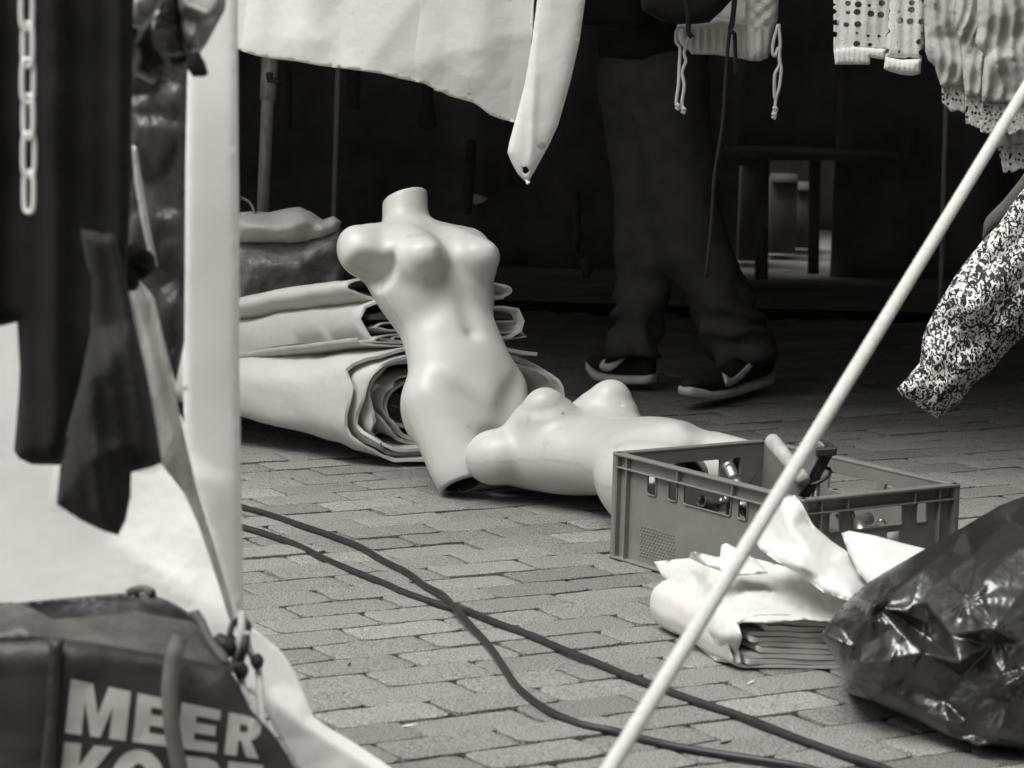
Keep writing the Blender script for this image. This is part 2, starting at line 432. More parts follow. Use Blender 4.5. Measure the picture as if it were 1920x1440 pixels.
def ribbon_extrude(poly, thick, org, sdir, zdir, edir, length, nseg=24, wob=0.0, ws=6.0, seed=0, taper=0.0, end_rag=0.0, rid=0.0):
    """a folded sheet: the open 2D polyline poly (s, z), given thickness and run along edir"""
    p = np.asarray(poly, float); n = len(p)
    t = np.gradient(p, axis=0); t /= np.linalg.norm(t, axis=1)[:, None] + 1e-12; nn = np.stack([-t[:, 1], t[:, 0]], 1)
    loop = np.concatenate([p + nn * thick / 2, (p - nn * thick / 2)[::-1]]); k = len(loop)
    vs = []
    sdir, zdir, edir, org = (np.asarray(q, float) for q in (sdir, zdir, edir, org))
    for i in range(nseg + 1):
        e = length * i / nseg
        tp = 1 - taper * (1 - math.exp(-e / 0.5)); q = org + loop[:, :1] * sdir + loop[:, 1:2] * zdir * tp + e * edir + (tp - 1) * min(0, 0) * zdir
        if end_rag and i == 0:
            par = np.concatenate([np.arange(n), np.arange(n)[::-1]])
            q = q + edir * (end_rag * noise(np.stack([par * 0.35, par * 0 + seed, par * 0], 1), 1.0, seed))[:, None]
        if wob:
            off = np.stack([fbm(q, ws, seed), fbm(q, ws, seed + 9), fbm(q, ws, seed + 19)], 1) * wob; q = q + off * np.array([1, 1, 0.6])
        if rid:
            q = q + np.stack([ridged(q, 10, seed + 3), ridged(q, 10, seed + 4), ridged(q, 10, seed + 6)], 1) * rid
        vs.append(q)
    fs = []
    for i in range(nseg):
        for j in range(k): fs.append((i * k + j, i * k + (j + 1) % k, (i + 1) * k + (j + 1) % k, (i + 1) * k + j))
    for j in range(n - 1):
        fs.append((j, j + 1, k - 2 - j, k - 1 - j)); b = nseg * k; fs.append((b + j + 1, b + j, b + k - 1 - j, b + k - 2 - j))
    return (*fix_normals(np.concatenate(vs), fs), 50)

# ------------------------------------------------------------------ implicit bodies
def smin(a, b, k):
    h = np.maximum(k - np.abs(a - b), 0) / k; return np.minimum(a, b) - h * h * k * 0.25
def smax(a, b, k): return -smin(-a, -b, k)
def s_ell(p, c, r):
    q = (p - np.array(c)); r = np.array(r); k0 = np.linalg.norm(q / r, axis=-1); k1 = np.linalg.norm(q / (r * r), axis=-1)
    return k0 * (k0 - 1) / (k1 + 1e-9)
def s_cone(p, a, b, ra, rb, sy=1.0):
    a, b = np.array(a, float), np.array(b, float); q = p.copy() if sy != 1 else p
    if sy != 1:
        q[..., 1] = q[..., 1] / sy; a = a.copy(); b = b.copy(); a[1] /= sy; b[1] /= sy
    ab = b - a; t = np.clip(((q - a) @ ab) / (ab @ ab), 0, 1)
    return np.linalg.norm(q - a - t[..., None] * ab, axis=-1) - (ra + (rb - ra) * t)
def surface_net(fn, lo, hi, h):
    lo, hi = np.array(lo, float), np.array(hi, float); n = np.ceil((hi - lo) / h).astype(int) + 1
    ax = [lo[i] + h * np.arange(n[i]) for i in range(3)]
    val = np.empty(n)
    for i in range(n[0]):
        g = np.stack(np.meshgrid([ax[0][i]], ax[1], ax[2], indexing='ij'), -1)[0]; val[i] = fn(g)
    s = val < 0
    cs = sum(s[a:n[0] - 1 + a, b:n[1] - 1 + b, c:n[2] - 1 + c].astype(int) for a in (0, 1) for b in (0, 1) for c in (0, 1))
    act = (cs > 0) & (cs < 8); idx = -np.ones(act.shape, int); idx[act] = np.arange(act.sum()); cells = np.argwhere(act)
    v = lo + (cells + 0.5) * h
    eps = h * 0.25
    for _ in range(3):
        f0 = fn(v); g = np.stack([(fn(v + np.eye(3)[i] * eps) - fn(v - np.eye(3)[i] * eps)) / (2 * eps) for i in range(3)], 1)
        st = -f0[:, None] * g / ((g * g).sum(1)[:, None] + 1e-6); l = np.linalg.norm(st, axis=1)[:, None]
        v = v + st * np.minimum(1, h * 0.8 / (l + 1e-12))
    fs = []
    for a in range(3):
        b, c = (a + 1) % 3, (a + 2) % 3
        sl0 = [slice(None)] * 3; sl1 = [slice(None)] * 3; sl0[a] = slice(0, n[a] - 1); sl1[a] = slice(1, n[a])
        d = s[tuple(sl0)] != s[tuple(sl1)]
        for e in np.argwhere(d):
            if e[b] < 1 or e[c] < 1 or e[b] >= n[b] - 1 or e[c] >= n[c] - 1: continue
            q = []
            for ob, oc in ((-1, -1), (0, -1), (0, 0), (-1, 0)):
                k = e.copy(); k[b] += ob; k[c] += oc; q.append(idx[tuple(k)])
            fs.append(q if s[tuple(e)] else q[::-1])
    return v, fs

# ================================================================== SETTING
def build_paving():
    az = math.radians(31.0); a = np.array([math.cos(az), math.sin(az)]); b = np.array([-math.sin(az), math.cos(az)])
    L, W = 0.2085, 0.1035
    c0 = np.array([0.1, 6.2]); vs, fs, sh, n = [], [], [], 0
    us = lambda h: np.concatenate([[-h, -h], np.linspace(-h + 0.0035, h - 0.0035, 12), [h, h]])
    vv = lambda h: np.concatenate([[-h, -h], np.linspace(-h + 0.0035, h - 0.0035, 6), [h, h]])
    NU, NV = 16, 10
    off = 0
    for j in range(-45, 46):
        off = 0.5 * (j % 2) + rng.uniform(-0.06, 0.06)
        for i in range(-26, 27):
            c = c0 + a * (i + off) * L + b * j * W
            if not (-2.3 < c[0] < 2.7 and 3.1 < c[1] < 10.2): continue
            hl = L / 2 - 0.0014 - rng.uniform(0, 0.0018); hw = W / 2 - 0.0012 - rng.uniform(0, 0.0016)
            U, V = np.meshgrid(us(hl), vv(hw), indexing='ij')
            ring = np.minimum.reduce([np.arange(NU)[:, None] + 0 * np.arange(NV), NU - 1 - np.arange(NU)[:, None] + 0 * np.arange(NV),
                                      np.arange(NV)[None, :] + 0 * np.arange(NU)[:, None], NV - 1 - np.arange(NV)[None, :] + 0 * np.arange(NU)[:, None]])
            z = np.where(ring == 0, -0.02, np.where(ring == 1, -0.0013, 0.0))
            # worn corners
            cu = np.clip((np.abs(U) - (hl - 0.016)) / 0.016, 0, 1); cv = np.clip((np.abs(V) - (hw - 0.016)) / 0.016, 0, 1)
            k = cu * cv * rng.uniform(0.1, 0.6); U = U - np.sign(U) * 0.012 * k; V = V - np.sign(V) * 0.012 * k
            ang = rng.normal(0, 0.012); U, V = U - ang * V, V + ang * U
            tx, ty = rng.normal(0, 0.012, 2)
            xy = c + U[..., None] * a + V[..., None] * b
            p3 = np.stack([xy[..., 0], xy[..., 1], z + rng.normal(0, 0.0016) + U * tx * 0.5 + V * ty], -1)
            q = p3.copy(); q[..., 2] = i * 0.37 + j * 0.73
            e = np.where(ring <= 2, 1.0, 0.3)
            p3[..., 0] += e * (0.0012 * noise(q, 30, 3) + 0.0022 * noise(q, 140, 4)); p3[..., 1] += e * (0.0012 * noise(q, 30, 5) + 0.0022 * noise(q, 140, 6))
            p3[..., 2] += np.where(ring >= 1, 0.0009 * noise(q, 24, 7) + 0.0005 * noise(q, 120, 8), 0)
            vs.append(p3.reshape(-1, 3)); s = rng.normal(1.0, 0.11); sh.append(np.full(NU * NV, max(0.7, s)))
            for r in range(NU - 1):
                for t in range(NV - 1):
                    k0 = n + r * NV + t; fs.append((k0, k0 + NV, k0 + NV + 1, k0 + 1))
            n += NU * NV
    v = np.concatenate(vs); o = obj('brick_pavement', (v, fs), M['brick'], attrs={'shade': np.concatenate(sh)}); sharp(o, 32)
    tag(o, kind='structure')
    g = np.meshgrid(np.linspace(-2.6, 3.0, 60), np.linspace(2.8, 10.6, 80), indexing='ij')
    p = np.stack([g[0], g[1], -0.0065 + 0.0022 * noise(np.stack([g[0], g[1], 0 * g[0]], -1), 22, 2)], -1).reshape(-1, 3)
    f = [(i * 80 + j, (i + 1) * 80 + j, (i + 1) * 80 + j + 1, i * 80 + j + 1) for i in range(59) for j in range(79)]
    tag(obj('sand_bed', (p, f), M['sand']), kind='structure')
    # the rest of the square, out to the horizon
    mt = mat('far_paving', 0.25, 0.9, 0.2, var=0.25, vscale=3)
    n_ = mt.node_tree; bs = n_.nodes[mt['_b']]; tc = n_.nodes.new('ShaderNodeTexCoord'); mp = n_.nodes.new('ShaderNodeMapping')
    mp.inputs['Rotation'].default_value = (0, 0, -az); bt = n_.nodes.new('ShaderNodeTexBrick'); bt.inputs['Scale'].default_value = 1.0
    bt.inputs['Brick Width'].default_value = L; bt.inputs['Row Height'].default_value = W; bt.inputs['Mortar Size'].default_value = 0.004
    bt.inputs['Color1'].default_value = tint(0.22); bt.inputs['Color2'].default_value = tint(0.29); bt.inputs['Mortar'].default_value = tint(0.07)
    n_.links.new(tc.outputs['Object'], mp.inputs[0]); n_.links.new(mp.outputs[0], bt.inputs['Vector']); n_.links.new(bt.outputs[0], bs.inputs['Base Color'])
    tag(obj('ground', (np.array([[-150, -150, -0.03], [150, -150, -0.03], [150, 150, -0.03], [-150, 150, -0.03]]), [(0, 1, 2, 3)]), mt), kind='structure')
build_paving()

# unseen house row added behind the camera to block low sky, pale for fill
bl = empty('sky_block_house', (0, -9, 0), 'unseen long pale house row added to block low sky, facing the stall', 'building')
obj('wall', join([box((0, -9.5, 6), 44, 1.0, 12)]), mat('pale_plaster', 0.42, 0.9, 0.2, var=0.3, vscale=4), bl)
obj('roof', join([box((0, -9.4, 12.3), 45, 1.8, 0.5, bev=0.05)]), mat('roof_tile', 0.08, 0.8, 0.3, var=0.3, vscale=3), bl)
for ix in range(9):
    for iz in range(3):
        c = np.array([-20 + ix * 5.0, -9.0, 2.3 + iz * 3.4])
        wf = obj('window', join([box(c + np.array([0, 0.03, dz]), 1.5, 0.08, 0.1) for dz in (-1.0, 0, 1.0)] + [box(c + np.array([dx, 0.03, 0]), 0.1, 0.09, 2.1) for dx in (-0.75, 0, 0.75)]), M['paper'], bl)
        obj('pane', box(c + np.array([0, 0.012, 0]), 1.45, 0.02, 2.0), M['iron'], wf)

def drape(p0, p1, z0, z1, n=60, nz=10, amp=0.05, freq=9.0, seed=0, th=0.004):
    """hanging cloth between two plan points, from z1 down to z0, pleated"""
    p0, p1 = np.array(p0, float), np.array(p1, float); d = p1 - p0; L = np.linalg.norm(d); nn = np.array([-d[1], d[0]]) / L
    fr = []
    for i in range(n + 1):
        t = i / n; q = p0 + d * t
        for j in range(nz + 1):
            s = j / nz; o = amp * (0.4 + 0.6 * s) * (math.sin(freq * t * L + 2 * math.sin(3.1 * t * L + seed)) + 0.4 * math.sin(2.3 * freq * t * L + seed))
            zb = z0 + 0.03 * math.sin(7 * t * L + seed) * s if np.isscalar(z0) else np.interp(t, *z0)
            fr.append([q[0] + nn[0] * o, q[1] + nn[1] * o, z1 + (zb - z1) * s])
    fr = np.array(fr); tr = []
    for i in range(n):
        for j in range(nz):
            k = i * (nz + 1) + j; tr += [(k, k + nz + 1, k + nz + 2), (k, k + nz + 2, k + 1)]
    bk = fr + np.array([nn[0], nn[1], 0]) * th
    return shell(fr, bk, tr)

tag(obj('back_cloth', drape((-2, 14.6), (4, 14.4), -0.06, 1.4, amp=0.06, seed=9, n=60), M['dim2']), 'grey cloth of the stall behind, seen through the gap', 'cloth')
# the stall: roof, sides and racks of clothes added to keep its inside dark
roof = join([box((0.6, 9.2, 2.32), 7.4, 5.8, 0.02, uy=(0, 0.996, -0.05), uz=(0, 0.05, 0.996))])
tag(obj('stall_canopy', roof, M['inter']), 'dark flat canopy roof over the market stall', 'canopy')
tag(obj('side_curtain', drape((-2.9, 6.9), (-2.9, 12.1), -0.06, 2.3, amp=0.04, seed=1), M['inter']), 'dark cloth closing the left side of the stall', 'curtain')
tag(obj('side_curtain', drape((4.2, 6.7), (4.2, 12.1), -0.06, 2.3, amp=0.04, seed=2), M['inter']), 'dark cloth closing the right side of the stall', 'curtain')
xg0, xg1 = P(1388, 400, 12.0)[0], P(1566, 400, 12.0)[0]
tag(obj('back_curtain', drape((-2.95, 12.15), (xg0, 12.15), -0.06, 2.3, amp=0.04, seed=3, n=90), M['inter']), 'dark cloth along the back of the stall, left of the gap', 'curtain')
tag(obj('back_curtain', drape((xg1, 12.15), (4.25, 12.15), -0.06, 2.3, amp=0.04, seed=4, n=90), M['inter']), 'dark cloth along the back of the stall, right of the gap', 'curtain')
zg = float(P(1470, 300, 12.15)[2])
tag(obj('back_valance', drape((xg0 - 0.02, 12.12), (xg1 + 0.02, 12.12), zg, 2.3, amp=0.01, seed=5, n=12), M['inter']), 'dark cloth hanging above the bright gap at the back of the stall', 'curtain')
# unseen roof added behind, so the gap shows shaded paving
tag(obj('stall_canopy', box((1.4, 15.6, 1.5), 5.5, 4.6, 0.02), M['inter']), 'unseen low dark roof added to shade the paving behind the gap', 'canopy')
rows = [((-2.7, 8.3), (-0.9, 8.35), 1.25, 'dark row of hanging clothes added for shade at the far left of the stall'), ((-0.85, 8.35), (0.16, 8.2), 1.25, 'dark row of hanging clothes added for shade behind the white awning tail'),
        ((0.18, 7.2), (0.74, 7.2), 1.16, 'dark row of hanging clothes added for shade right behind the cream sweater'), ((0.76, 6.95), (1.75, 6.75), 1.15, 'dark row of hanging clothes added for shade right behind the crochet top and lace skirts'),
        ((1.10, 5.1), (1.55, 6.9), 0.06, 'long dark coats added for shade along the right side of the stall'), ((0.2, 8.9), (2.9, 8.7), 1.24, 'dark row of hanging clothes added for shade deep in the stall, on the right'),
        ((-2.4, 9.0), (0.1, 9.0), 1.27, 'dark row of hanging clothes added for shade deep in the stall, on the left'), ((1.6, 6.9), (3.9, 7.2), 0.06, 'long dark coats added for shade, closing the right front corner of the stall')]
for k, (p0, p1, zb, lb) in enumerate(rows):  # clothes added to block sky light from the stall floor
    tag(obj('shade_clothes_row', drape(p0, p1, zb, 2.25, amp=0.05, freq=22, seed=20 + k, n=90), M['dim2' if zb < 1 else 'dim']), lb, 'clothes', 'rows of dark clothes added to shade the stall')
# ================================================================== MANNEQUINS
def sd_mannequin(p, cut=0.043, tip=True):
    k = np.array([1.0, 1, 1]); q = p
    m = np.stack([np.abs(q[..., 0]), q[..., 1], q[..., 2]], -1)       # mirror
    d = s_ell(q, (0, 0.005, 0.555), (0.152, 0.090, 0.155))
    d = smin(d, s_cone(m, (0.095, 0.012, 0.60), (0.038, 0.006, 0.42), 0.07, 0.062), 0.05)
    d = smin(d, s_cone(q, (0, 0, 0.50), (0, 0.004, 0.38), 0.108, 0.105, 0.68), 0.05)
    d = smin(d, s_ell(q, (0, -0.012, 0.315), (0.122, 0.083, 0.12)), 0.06)
    d = smin(d, s_ell(q, (0, 0.005, 0.235), (0.140, 0.096, 0.115)), 0.06)
    d = smin(d, s_ell(m, (0.068, 0.055, 0.205), (0.078, 0.072, 0.086)), 0.05)
    # thighs
    t = s_cone(m, (0.077, 0.006, 0.225), (0.078, 0.0, -0.04), 0.076, 0.055, 1.06)
    t = smin(t, s_cone(m, (0.103, 0.004, 0.23), (0.085, 0.0, 0.05), 0.052, 0.050), 0.05)
    d = smin(d, t, 0.032)
    d = smin(d, s_ell(q, (0, -0.052, 0.185), (0.045, 0.042, 0.06)), 0.05)
    # chest, shoulders, neck
    d = smin(d, s_cone(m, (0.0, 0.012, 0.642), (0.16, 0.014, 0.646), 0.062, 0.048), 0.05)
    d = smin(d, s_ell(m, (0.182, 0.014, 0.640), (0.044, 0.048, 0.060)), 0.04)
    d = smin(d, s_cone(m, (0.04, 0.022, 0.695), (0.13, 0.02, 0.664), 0.032, 0.030), 0.03)
    d = smin(d, s_cone(q, (0, 0.022, 0.66), (0, 0.012, 0.86), 0.060, 0.0575), 0.032)
    d = smin(d, s_cone(m, (0.022, -0.035, 0.682), (0.14, -0.012, 0.682), 0.007, 0.008), 0.035)
    # bust
    br = s_ell(m, (0.078, -0.068, 0.578), (0.060, 0.058, 0.057))
    br = smin(br, s_cone(m, (0.084, -0.090, 0.572), (0.088, -0.106, 0.571), 0.046, 0.030), 0.04); br = smin(br, s_cone(m, (0.088, -0.120, 0.574), (0.0885, -0.1385, 0.575), 0.008, 0.004), 0.016) if tip else br
    br = smin(br, s_ell(m, (0.075, -0.05, 0.618), (0.05, 0.04, 0.05)), 0.04)
    d = smin(d, br, 0.036)
    # rib cage edge, midline, navel, groin
    d = smax(d, -s_cone(q, (0, -0.102, 0.37), (0, -0.108, 0.53), 0.014, 0.014), 0.035)
    d = smax(d, -s_ell(q, (0, -0.104, 0.365), (0.010, 0.022, 0.017)), 0.014)
    d = smax(d, -s_cone(m, (0.022, -0.108, 0.135), (0.15, -0.092, 0.27), 0.013, 0.014), 0.04)
    d = smax(d, -s_cone(m, (0.03, -0.115, 0.50), (0.10, -0.09, 0.44), 0.010, 0.012), 0.05)
    # arm joints: flat cut facing out and down
    n = np.array([0.42, -0.36, -0.83]); n = n / np.linalg.norm(n)
    pl = (m - np.array([0.182, 0.014, 0.640])) @ n - cut; sph = np.linalg.norm(m - np.array([0.20, -0.015, 0.585]), axis=-1) - 0.075
    d = smax(d, np.minimum(pl, -sph), 0.010)
    d = smax(d, q[..., 2] - 0.798, 0.006); d = smax(d, -q[..., 2], 0.004)
    # open thigh ends
    d = smax(d, -s_cone(m, (0.0785, 0.0, -0.05), (0.0785, 0.002, 0.055), 0.0455, 0.043, 1.04), 0.003)
    return d
MV, MF = surface_net(sd_mannequin, (-0.25, -0.16, -0.015), (0.25, 0.17, 0.83), 0.0062)
YV0, YF = surface_net(lambda p: sd_mannequin(p, 0.3, False), (-0.26, -0.17, -0.015), (0.26, 0.17, 0.83), 0.0062)
MFn = np.array(MF); tri = np.concatenate([MFn[:, [0, 1, 2]], MFn[:, [0, 2, 3]]])
lo_ = MV[:, 2] < 0.075
MV2 = laplace(MV, tri, 2, fixed=lo_); 
seam_shade_v = np.where((np.abs(MV[:, 1] - 0.012 - 0.012 * np.sin(MV[:, 2] * 11)) < 0.0032) & (np.abs(MV[:, 0]) > 0.03), 0.86, 1.0)
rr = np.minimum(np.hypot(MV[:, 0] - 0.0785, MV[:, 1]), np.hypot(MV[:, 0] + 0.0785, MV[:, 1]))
seam_shade_v = np.where((MV[:, 2] < 0.062) & (rr < 0.0485), 0.06, seam_shade_v)  # shade painted dark inside the open thigh ends
def Rx(a): c, s = math.cos(a), math.sin(a); return np.array([[1, 0, 0], [0, c, -s], [0, s, c]])
def Ry(a): c, s = math.cos(a), math.sin(a); return np.array([[c, 0, s], [0, 1, 0], [-s, 0, c]])
def Rz(a): c, s = math.cos(a), math.sin(a); return np.array([[c, -s, 0], [s, c, 0], [0, 0, 1]])
D = math.radians

# leaning one, propped against the rolls of tarpaulin
KZ = [0, .15, .25, .385, .5, .6, .66, .80]
z = MV2[:, 2].copy()
wd = np.interp(z, KZ, [1.03, 1.024, 1.042, 1.083, 1.108, 1.084, 1.046, 1.034]); wd = wd
sh = np.interp(z, KZ, [0.0021, -0.0016, 0.0041, 0.0084, 0.0099, 0.0027, -0.0032, -0.0096])
p_ = MV2 * np.stack([wd, 1 + (wd - 1) * 0.5, np.ones(len(z))], 1)
tw = D(8.5) * np.clip((z - 0.3) / 0.3, 0, 1)                      # shoulders turned a little further than the hips
lv = p_.copy(); lv[:, 0], lv[:, 1] = np.cos(tw) * p_[:, 0] - np.sin(tw) * p_[:, 1], np.sin(tw) * p_[:, 0] + np.cos(tw) * p_[:, 1]
Rm = Ry(-D(19.92)) @ Rx(-D(24.33)) @ Rz(D(38.64))
lv = (lv - np.array([0, 0, 0.15])) @ Rm.T * 0.921; lv[:, 0] += sh + 0.26 * np.clip(z - 0.715, 0, 1)
lv = lv + np.array([-0.0844, 6.5153, -lv[:, 2].min() + 0.001])
LEAN = (lv, MF)
lean = obj('mannequin', LEAN, M['mann'], attrs={'seam_and_shade': seam_shade_v})
tag(lean, 'headless pale female torso mannequin leaning upright on the rolled tarpaulins', 'mannequin', 'shop mannequin torsos on the pavement')

# lying one, on its back beside the crate
ax = D(-57.94)                                                    # body axis, towards the feet, in plan
yv = YV0.copy(); yv[:, 2] = np.where(yv[:, 2] < 0.2, 0.2 - (0.2 - yv[:, 2]) * 0.798, yv[:, 2])
seam_shade_y = np.where((np.abs(YV0[:, 1] - 0.012 - 0.012 * np.sin(YV0[:, 2] * 11)) < 0.0032) & (np.abs(YV0[:, 0]) > 0.03), 0.86, 1.0)
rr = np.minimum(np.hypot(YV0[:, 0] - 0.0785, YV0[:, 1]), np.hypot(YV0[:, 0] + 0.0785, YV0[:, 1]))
seam_shade_y = np.where((YV0[:, 2] < 0.062) & (rr < 0.0485), 0.06, seam_shade_y)  # mould line kept, thigh openings painted dark as shade here too
wd = np.interp(yv[:, 2], KZ, [1.018, 1.016, 1.005, 1.02, 1.039, 1.037, 1.083, 1.067])
yv[:, 0] *= wd; yv[:, 1] *= 1 + (wd - 1) * 0.9
yv[:, 1] = np.where(yv[:, 1] < -0.085, -0.085 + (yv[:, 1] + 0.085) * 0.955, yv[:, 1])
yv[:, 1] += -0.0275 * np.clip(0.22 - yv[:, 2], 0, 1)
head = np.array([-math.cos(ax), -math.sin(ax), 0]); up = np.array([0, 0, 1.0]); lx = np.cross(-up, head)
B = np.stack([lx, -up, head], 1)                                   # its left, its back (down), its head
yv = ((yv - np.array([0, 0, 0.4])) @ Rz(D(-3.06)).T @ Rx(D(-0.78)).T @ B.T) * 1.0004
yv = yv + np.array([0.2471, 6.2563, -yv[:, 2].min() + 0.001])
lying = obj('mannequin', (yv, YF), M['mann'], attrs={'seam_and_shade': seam_shade_y})
tag(lying, 'headless pale female torso mannequin lying on its back beside the grey crate', 'mannequin', 'shop mannequin torsos on the pavement')

# ================================================================== CRATE
ca, cb = np.array([math.cos(D(-55.5)), math.sin(D(-55.5)), 0]), np.array([math.cos(D(34.5)), math.sin(D(34.5)), 0])
UZ = np.array([0, 0, 1.0])
CL = G(1147, 846, 0.22); CC = 0.25 * (G(1147, 846, .22) + G(1504, 934, .22) + G(1808, 907, .22) + G(1432, 825, .22))
CO = np.array([CC[0], CC[1], 0]) - ca * 0.3 - cb * 0.2            # corner L on the ground
crate = empty('crate', CO + ca * 0.3 + cb * 0.2, 'grey plastic stacking crate of tools standing by the mannequin', 'crate')
def rrect(x0, z0, x1, z1, r, n=4):
    out = []
    for cx, cz, a0 in ((x1 - r, z1 - r, 0), (x0 + r, z1 - r, 90), (x0 + r, z0 + r, 180), (x1 - r, z0 + r, 270)):
        for i in range(n + 1):
            a = D(a0 + 90 * i / n); out.append((cx + r * math.cos(a), cz + r * math.sin(a)))
    return out
def wall_panel(org, ud, nd, L, holes, th=0.003):
    lps = [[(0.001, 0.004), (L - 0.001, 0.004), (L - 0.001, 0.2135), (0.001, 0.2135)]] + holes
    v, f = fill2d(lps)
    fr = org + v[:, :1] * ud + v[:, 1:2] * UZ; bk = fr - nd * th
    n_ = np.cross(fr[f[0][1]] - fr[f[0][0]], fr[f[0][2]] - fr[f[0][0]])
    if n_ @ nd < 0: f = f[:, ::-1]
    return shell(fr, bk, f)
def crate_wall(org, ud, nd, L, hs, ribs, dots=False):
    ins = 0.012
    hl = [rrect(a, 0.148, b, 0.188, 0.006) for a, b in hs]
    parts = [wall_panel(org - nd * ins, ud, nd, L, [list(h_) for h_ in hl])]
    c = lambda u, z, w=0.0: org + ud * u + UZ * z - nd * w
    parts.append(box(c(L / 2, 0.2165, ins / 2 + 0.001), L, ins + 0.006, 0.0065, ud, nd, UZ, 0.0018))       # rim lip
    parts.append(box(c(L / 2, 0.190, ins / 2), L - 0.004, ins + 0.001, 0.003, ud, nd, UZ, 0.001))         # lower lip of the rim
    parts.append(box(c(L / 2, 0.0028, ins / 2), L, ins + 0.003, 0.005, ud, nd, UZ, 0.0012))               # foot flange
    for u, z0 in ribs:
        parts.append(box(c(u, (z0 + 0.2135) / 2, ins / 2 + 0.0005), 0.003, ins, 0.2135 - z0, ud, nd, UZ, 0.0008))
    for h_ in hl:                                                                                        # raised hole edges
        r = np.array([org + ud * x + UZ * z - nd * (ins - 0.0015) for x, z in h_]); parts.append(tube(r, 0.0017, 5, closed=True, sub=1))
    if dots:
        for i in range(12):
            for j in range(10):
                parts.append(box(c(0.088 + i * 0.0097 + (j % 2) * 0.004, 0.02 + j * 0.0066, ins - 0.0008), 0.0042, 0.003, 0.0032, ud, nd, UZ, 0.001))
    return join(parts)
hsL = [(0.105, 0.135), (0.175, 0.203), (0.225, 0.375), (0.397, 0.425), (0.465, 0.495)]
rbL = [(0.001, 0.005), (0.045, 0.005), (0.213, 0.191), (0.387, 0.191), (0.555, 0.005), (0.599, 0.005)]
hsS = [(0.075, 0.103), (0.135, 0.262), (0.297, 0.325)]
rbS = [(0.001, 0.005), (0.05, 0.005), (0.115, 0.191), (0.285, 0.191), (0.35, 0.005), (0.399, 0.005)]
for nm, og, ud, nd, L, hs, rb, dt in (('wall', CO, ca, -cb, 0.6, hsL, rbL, True), ('wall', CO + ca * 0.6, cb, ca, 0.4, hsS, rbS, False),
                                      ('wall', CO + cb * 0.4, ca, cb, 0.6, hsL, rbL, False), ('wall', CO, cb, -ca, 0.4, [(0.075, 0.103), (0.13, 0.27), (0.297, 0.325)], rbS, False)):
    sharp(obj(nm, crate_wall(og, ud, nd, L, hs, rb, dt), M['crate'], crate))
sharp(obj('base', box(CO + ca * 0.3 + cb * 0.2 + UZ * 0.008, 0.574, 0.374, 0.004, ca, cb, UZ), M['crate'], crate))
# sticker on the short side
st = box(CO + ca * 0.589 + cb * 0.24 + UZ * 0.125, 0.03, 0.0006, 0.022, cb, ca, UZ)
obj('sticker', st, M['paper'], crate)

# --- tools in the crate
def at_crate(u, v, z): return CO + ca * u + cb * v + UZ * z
# hammer: wooden handle, wooden cheek, iron head
hp0, hp1 = P(1447, 826, 5.55), P(1500, 892, 5.42)
ham = empty('mallet', at_crate(0.42, 0.16, 0.012), 'wooden mallet with black iron plate sticking up out of the crate', 'mallet')
hd = hp1 - hp0; hd = hd / np.linalg.norm(hd)
obj('handle', tube([hp0 - hd * 0.004, hp0, hp0 + hd * 0.01, (hp0 + hp1) / 2, hp1 + hd * 0.02], [0.009, 0.0148, 0.0158, 0.0150, 0.0135], 20, sub=5), M['wood'], ham)
w0, w1 = P(1520, 845, 5.44), P(1478, 925, 5.44); wd = w1 - w0; wl = np.linalg.norm(wd); wd = wd / wl
nv = np.array([0.25, -1, 0.1]); nv = nv - wd * (nv @ wd); nv /= np.linalg.norm(nv); sv = np.cross(wd, nv)
sharp(obj('head', box(w0 + wd * (wl / 2 + 0.012), 0.034, 0.034, wl + 0.07, sv, nv, wd, 0.003), M['wood'], ham))
i0, i1 = P(1551, 850, 5.45), P(1509, 925, 5.45); iw = i1 - i0; il = np.linalg.norm(iw); iw /= il
sharp(obj('iron_plate', box(i0 + iw * (il / 2 + 0.01), 0.015, 0.03, il + 0.06, sv, nv, iw, 0.002), M['iron'], ham))
sharp(obj('iron_cap', box(P(1545, 843, 5.44), 0.040, 0.046, 0.017, iw * 0.5 + sv * 0.87, nv, np.cross(iw * 0.5 + sv * 0.87, nv), 0.003), M['iron'], ham))
# threaded rod with a ring
rod = empty('threaded_rod', at_crate(0.47, 0.2, 0.012), 'threaded steel rod standing beside the mallet in the crate', 'rod')
r0, r1 = P(1533, 880, 5.47), P(1529, 934, 5.44); rdv = (r1 - r0) / np.linalg.norm(r1 - r0)
pts = []; rad = []
for i in range(90):
    pts.append(r0 + rdv * i * 0.0016); rad.append(0.0072 + (0.0011 if i % 3 == 0 else 0))
obj('thread', tube(pts, rad, 12, sub=1), M['steel'], rod)
obj('ring', tube([P(1505 + 26 * (1 + math.cos(a)) , 893 - 13 * math.sin(a) - 9 * math.cos(a), 5.44 + 0.03 * math.sin(a)) for a in np.linspace(0, 2 * math.pi, 14)[:-1]], 0.0036, 8, closed=True), M['iron'], rod)
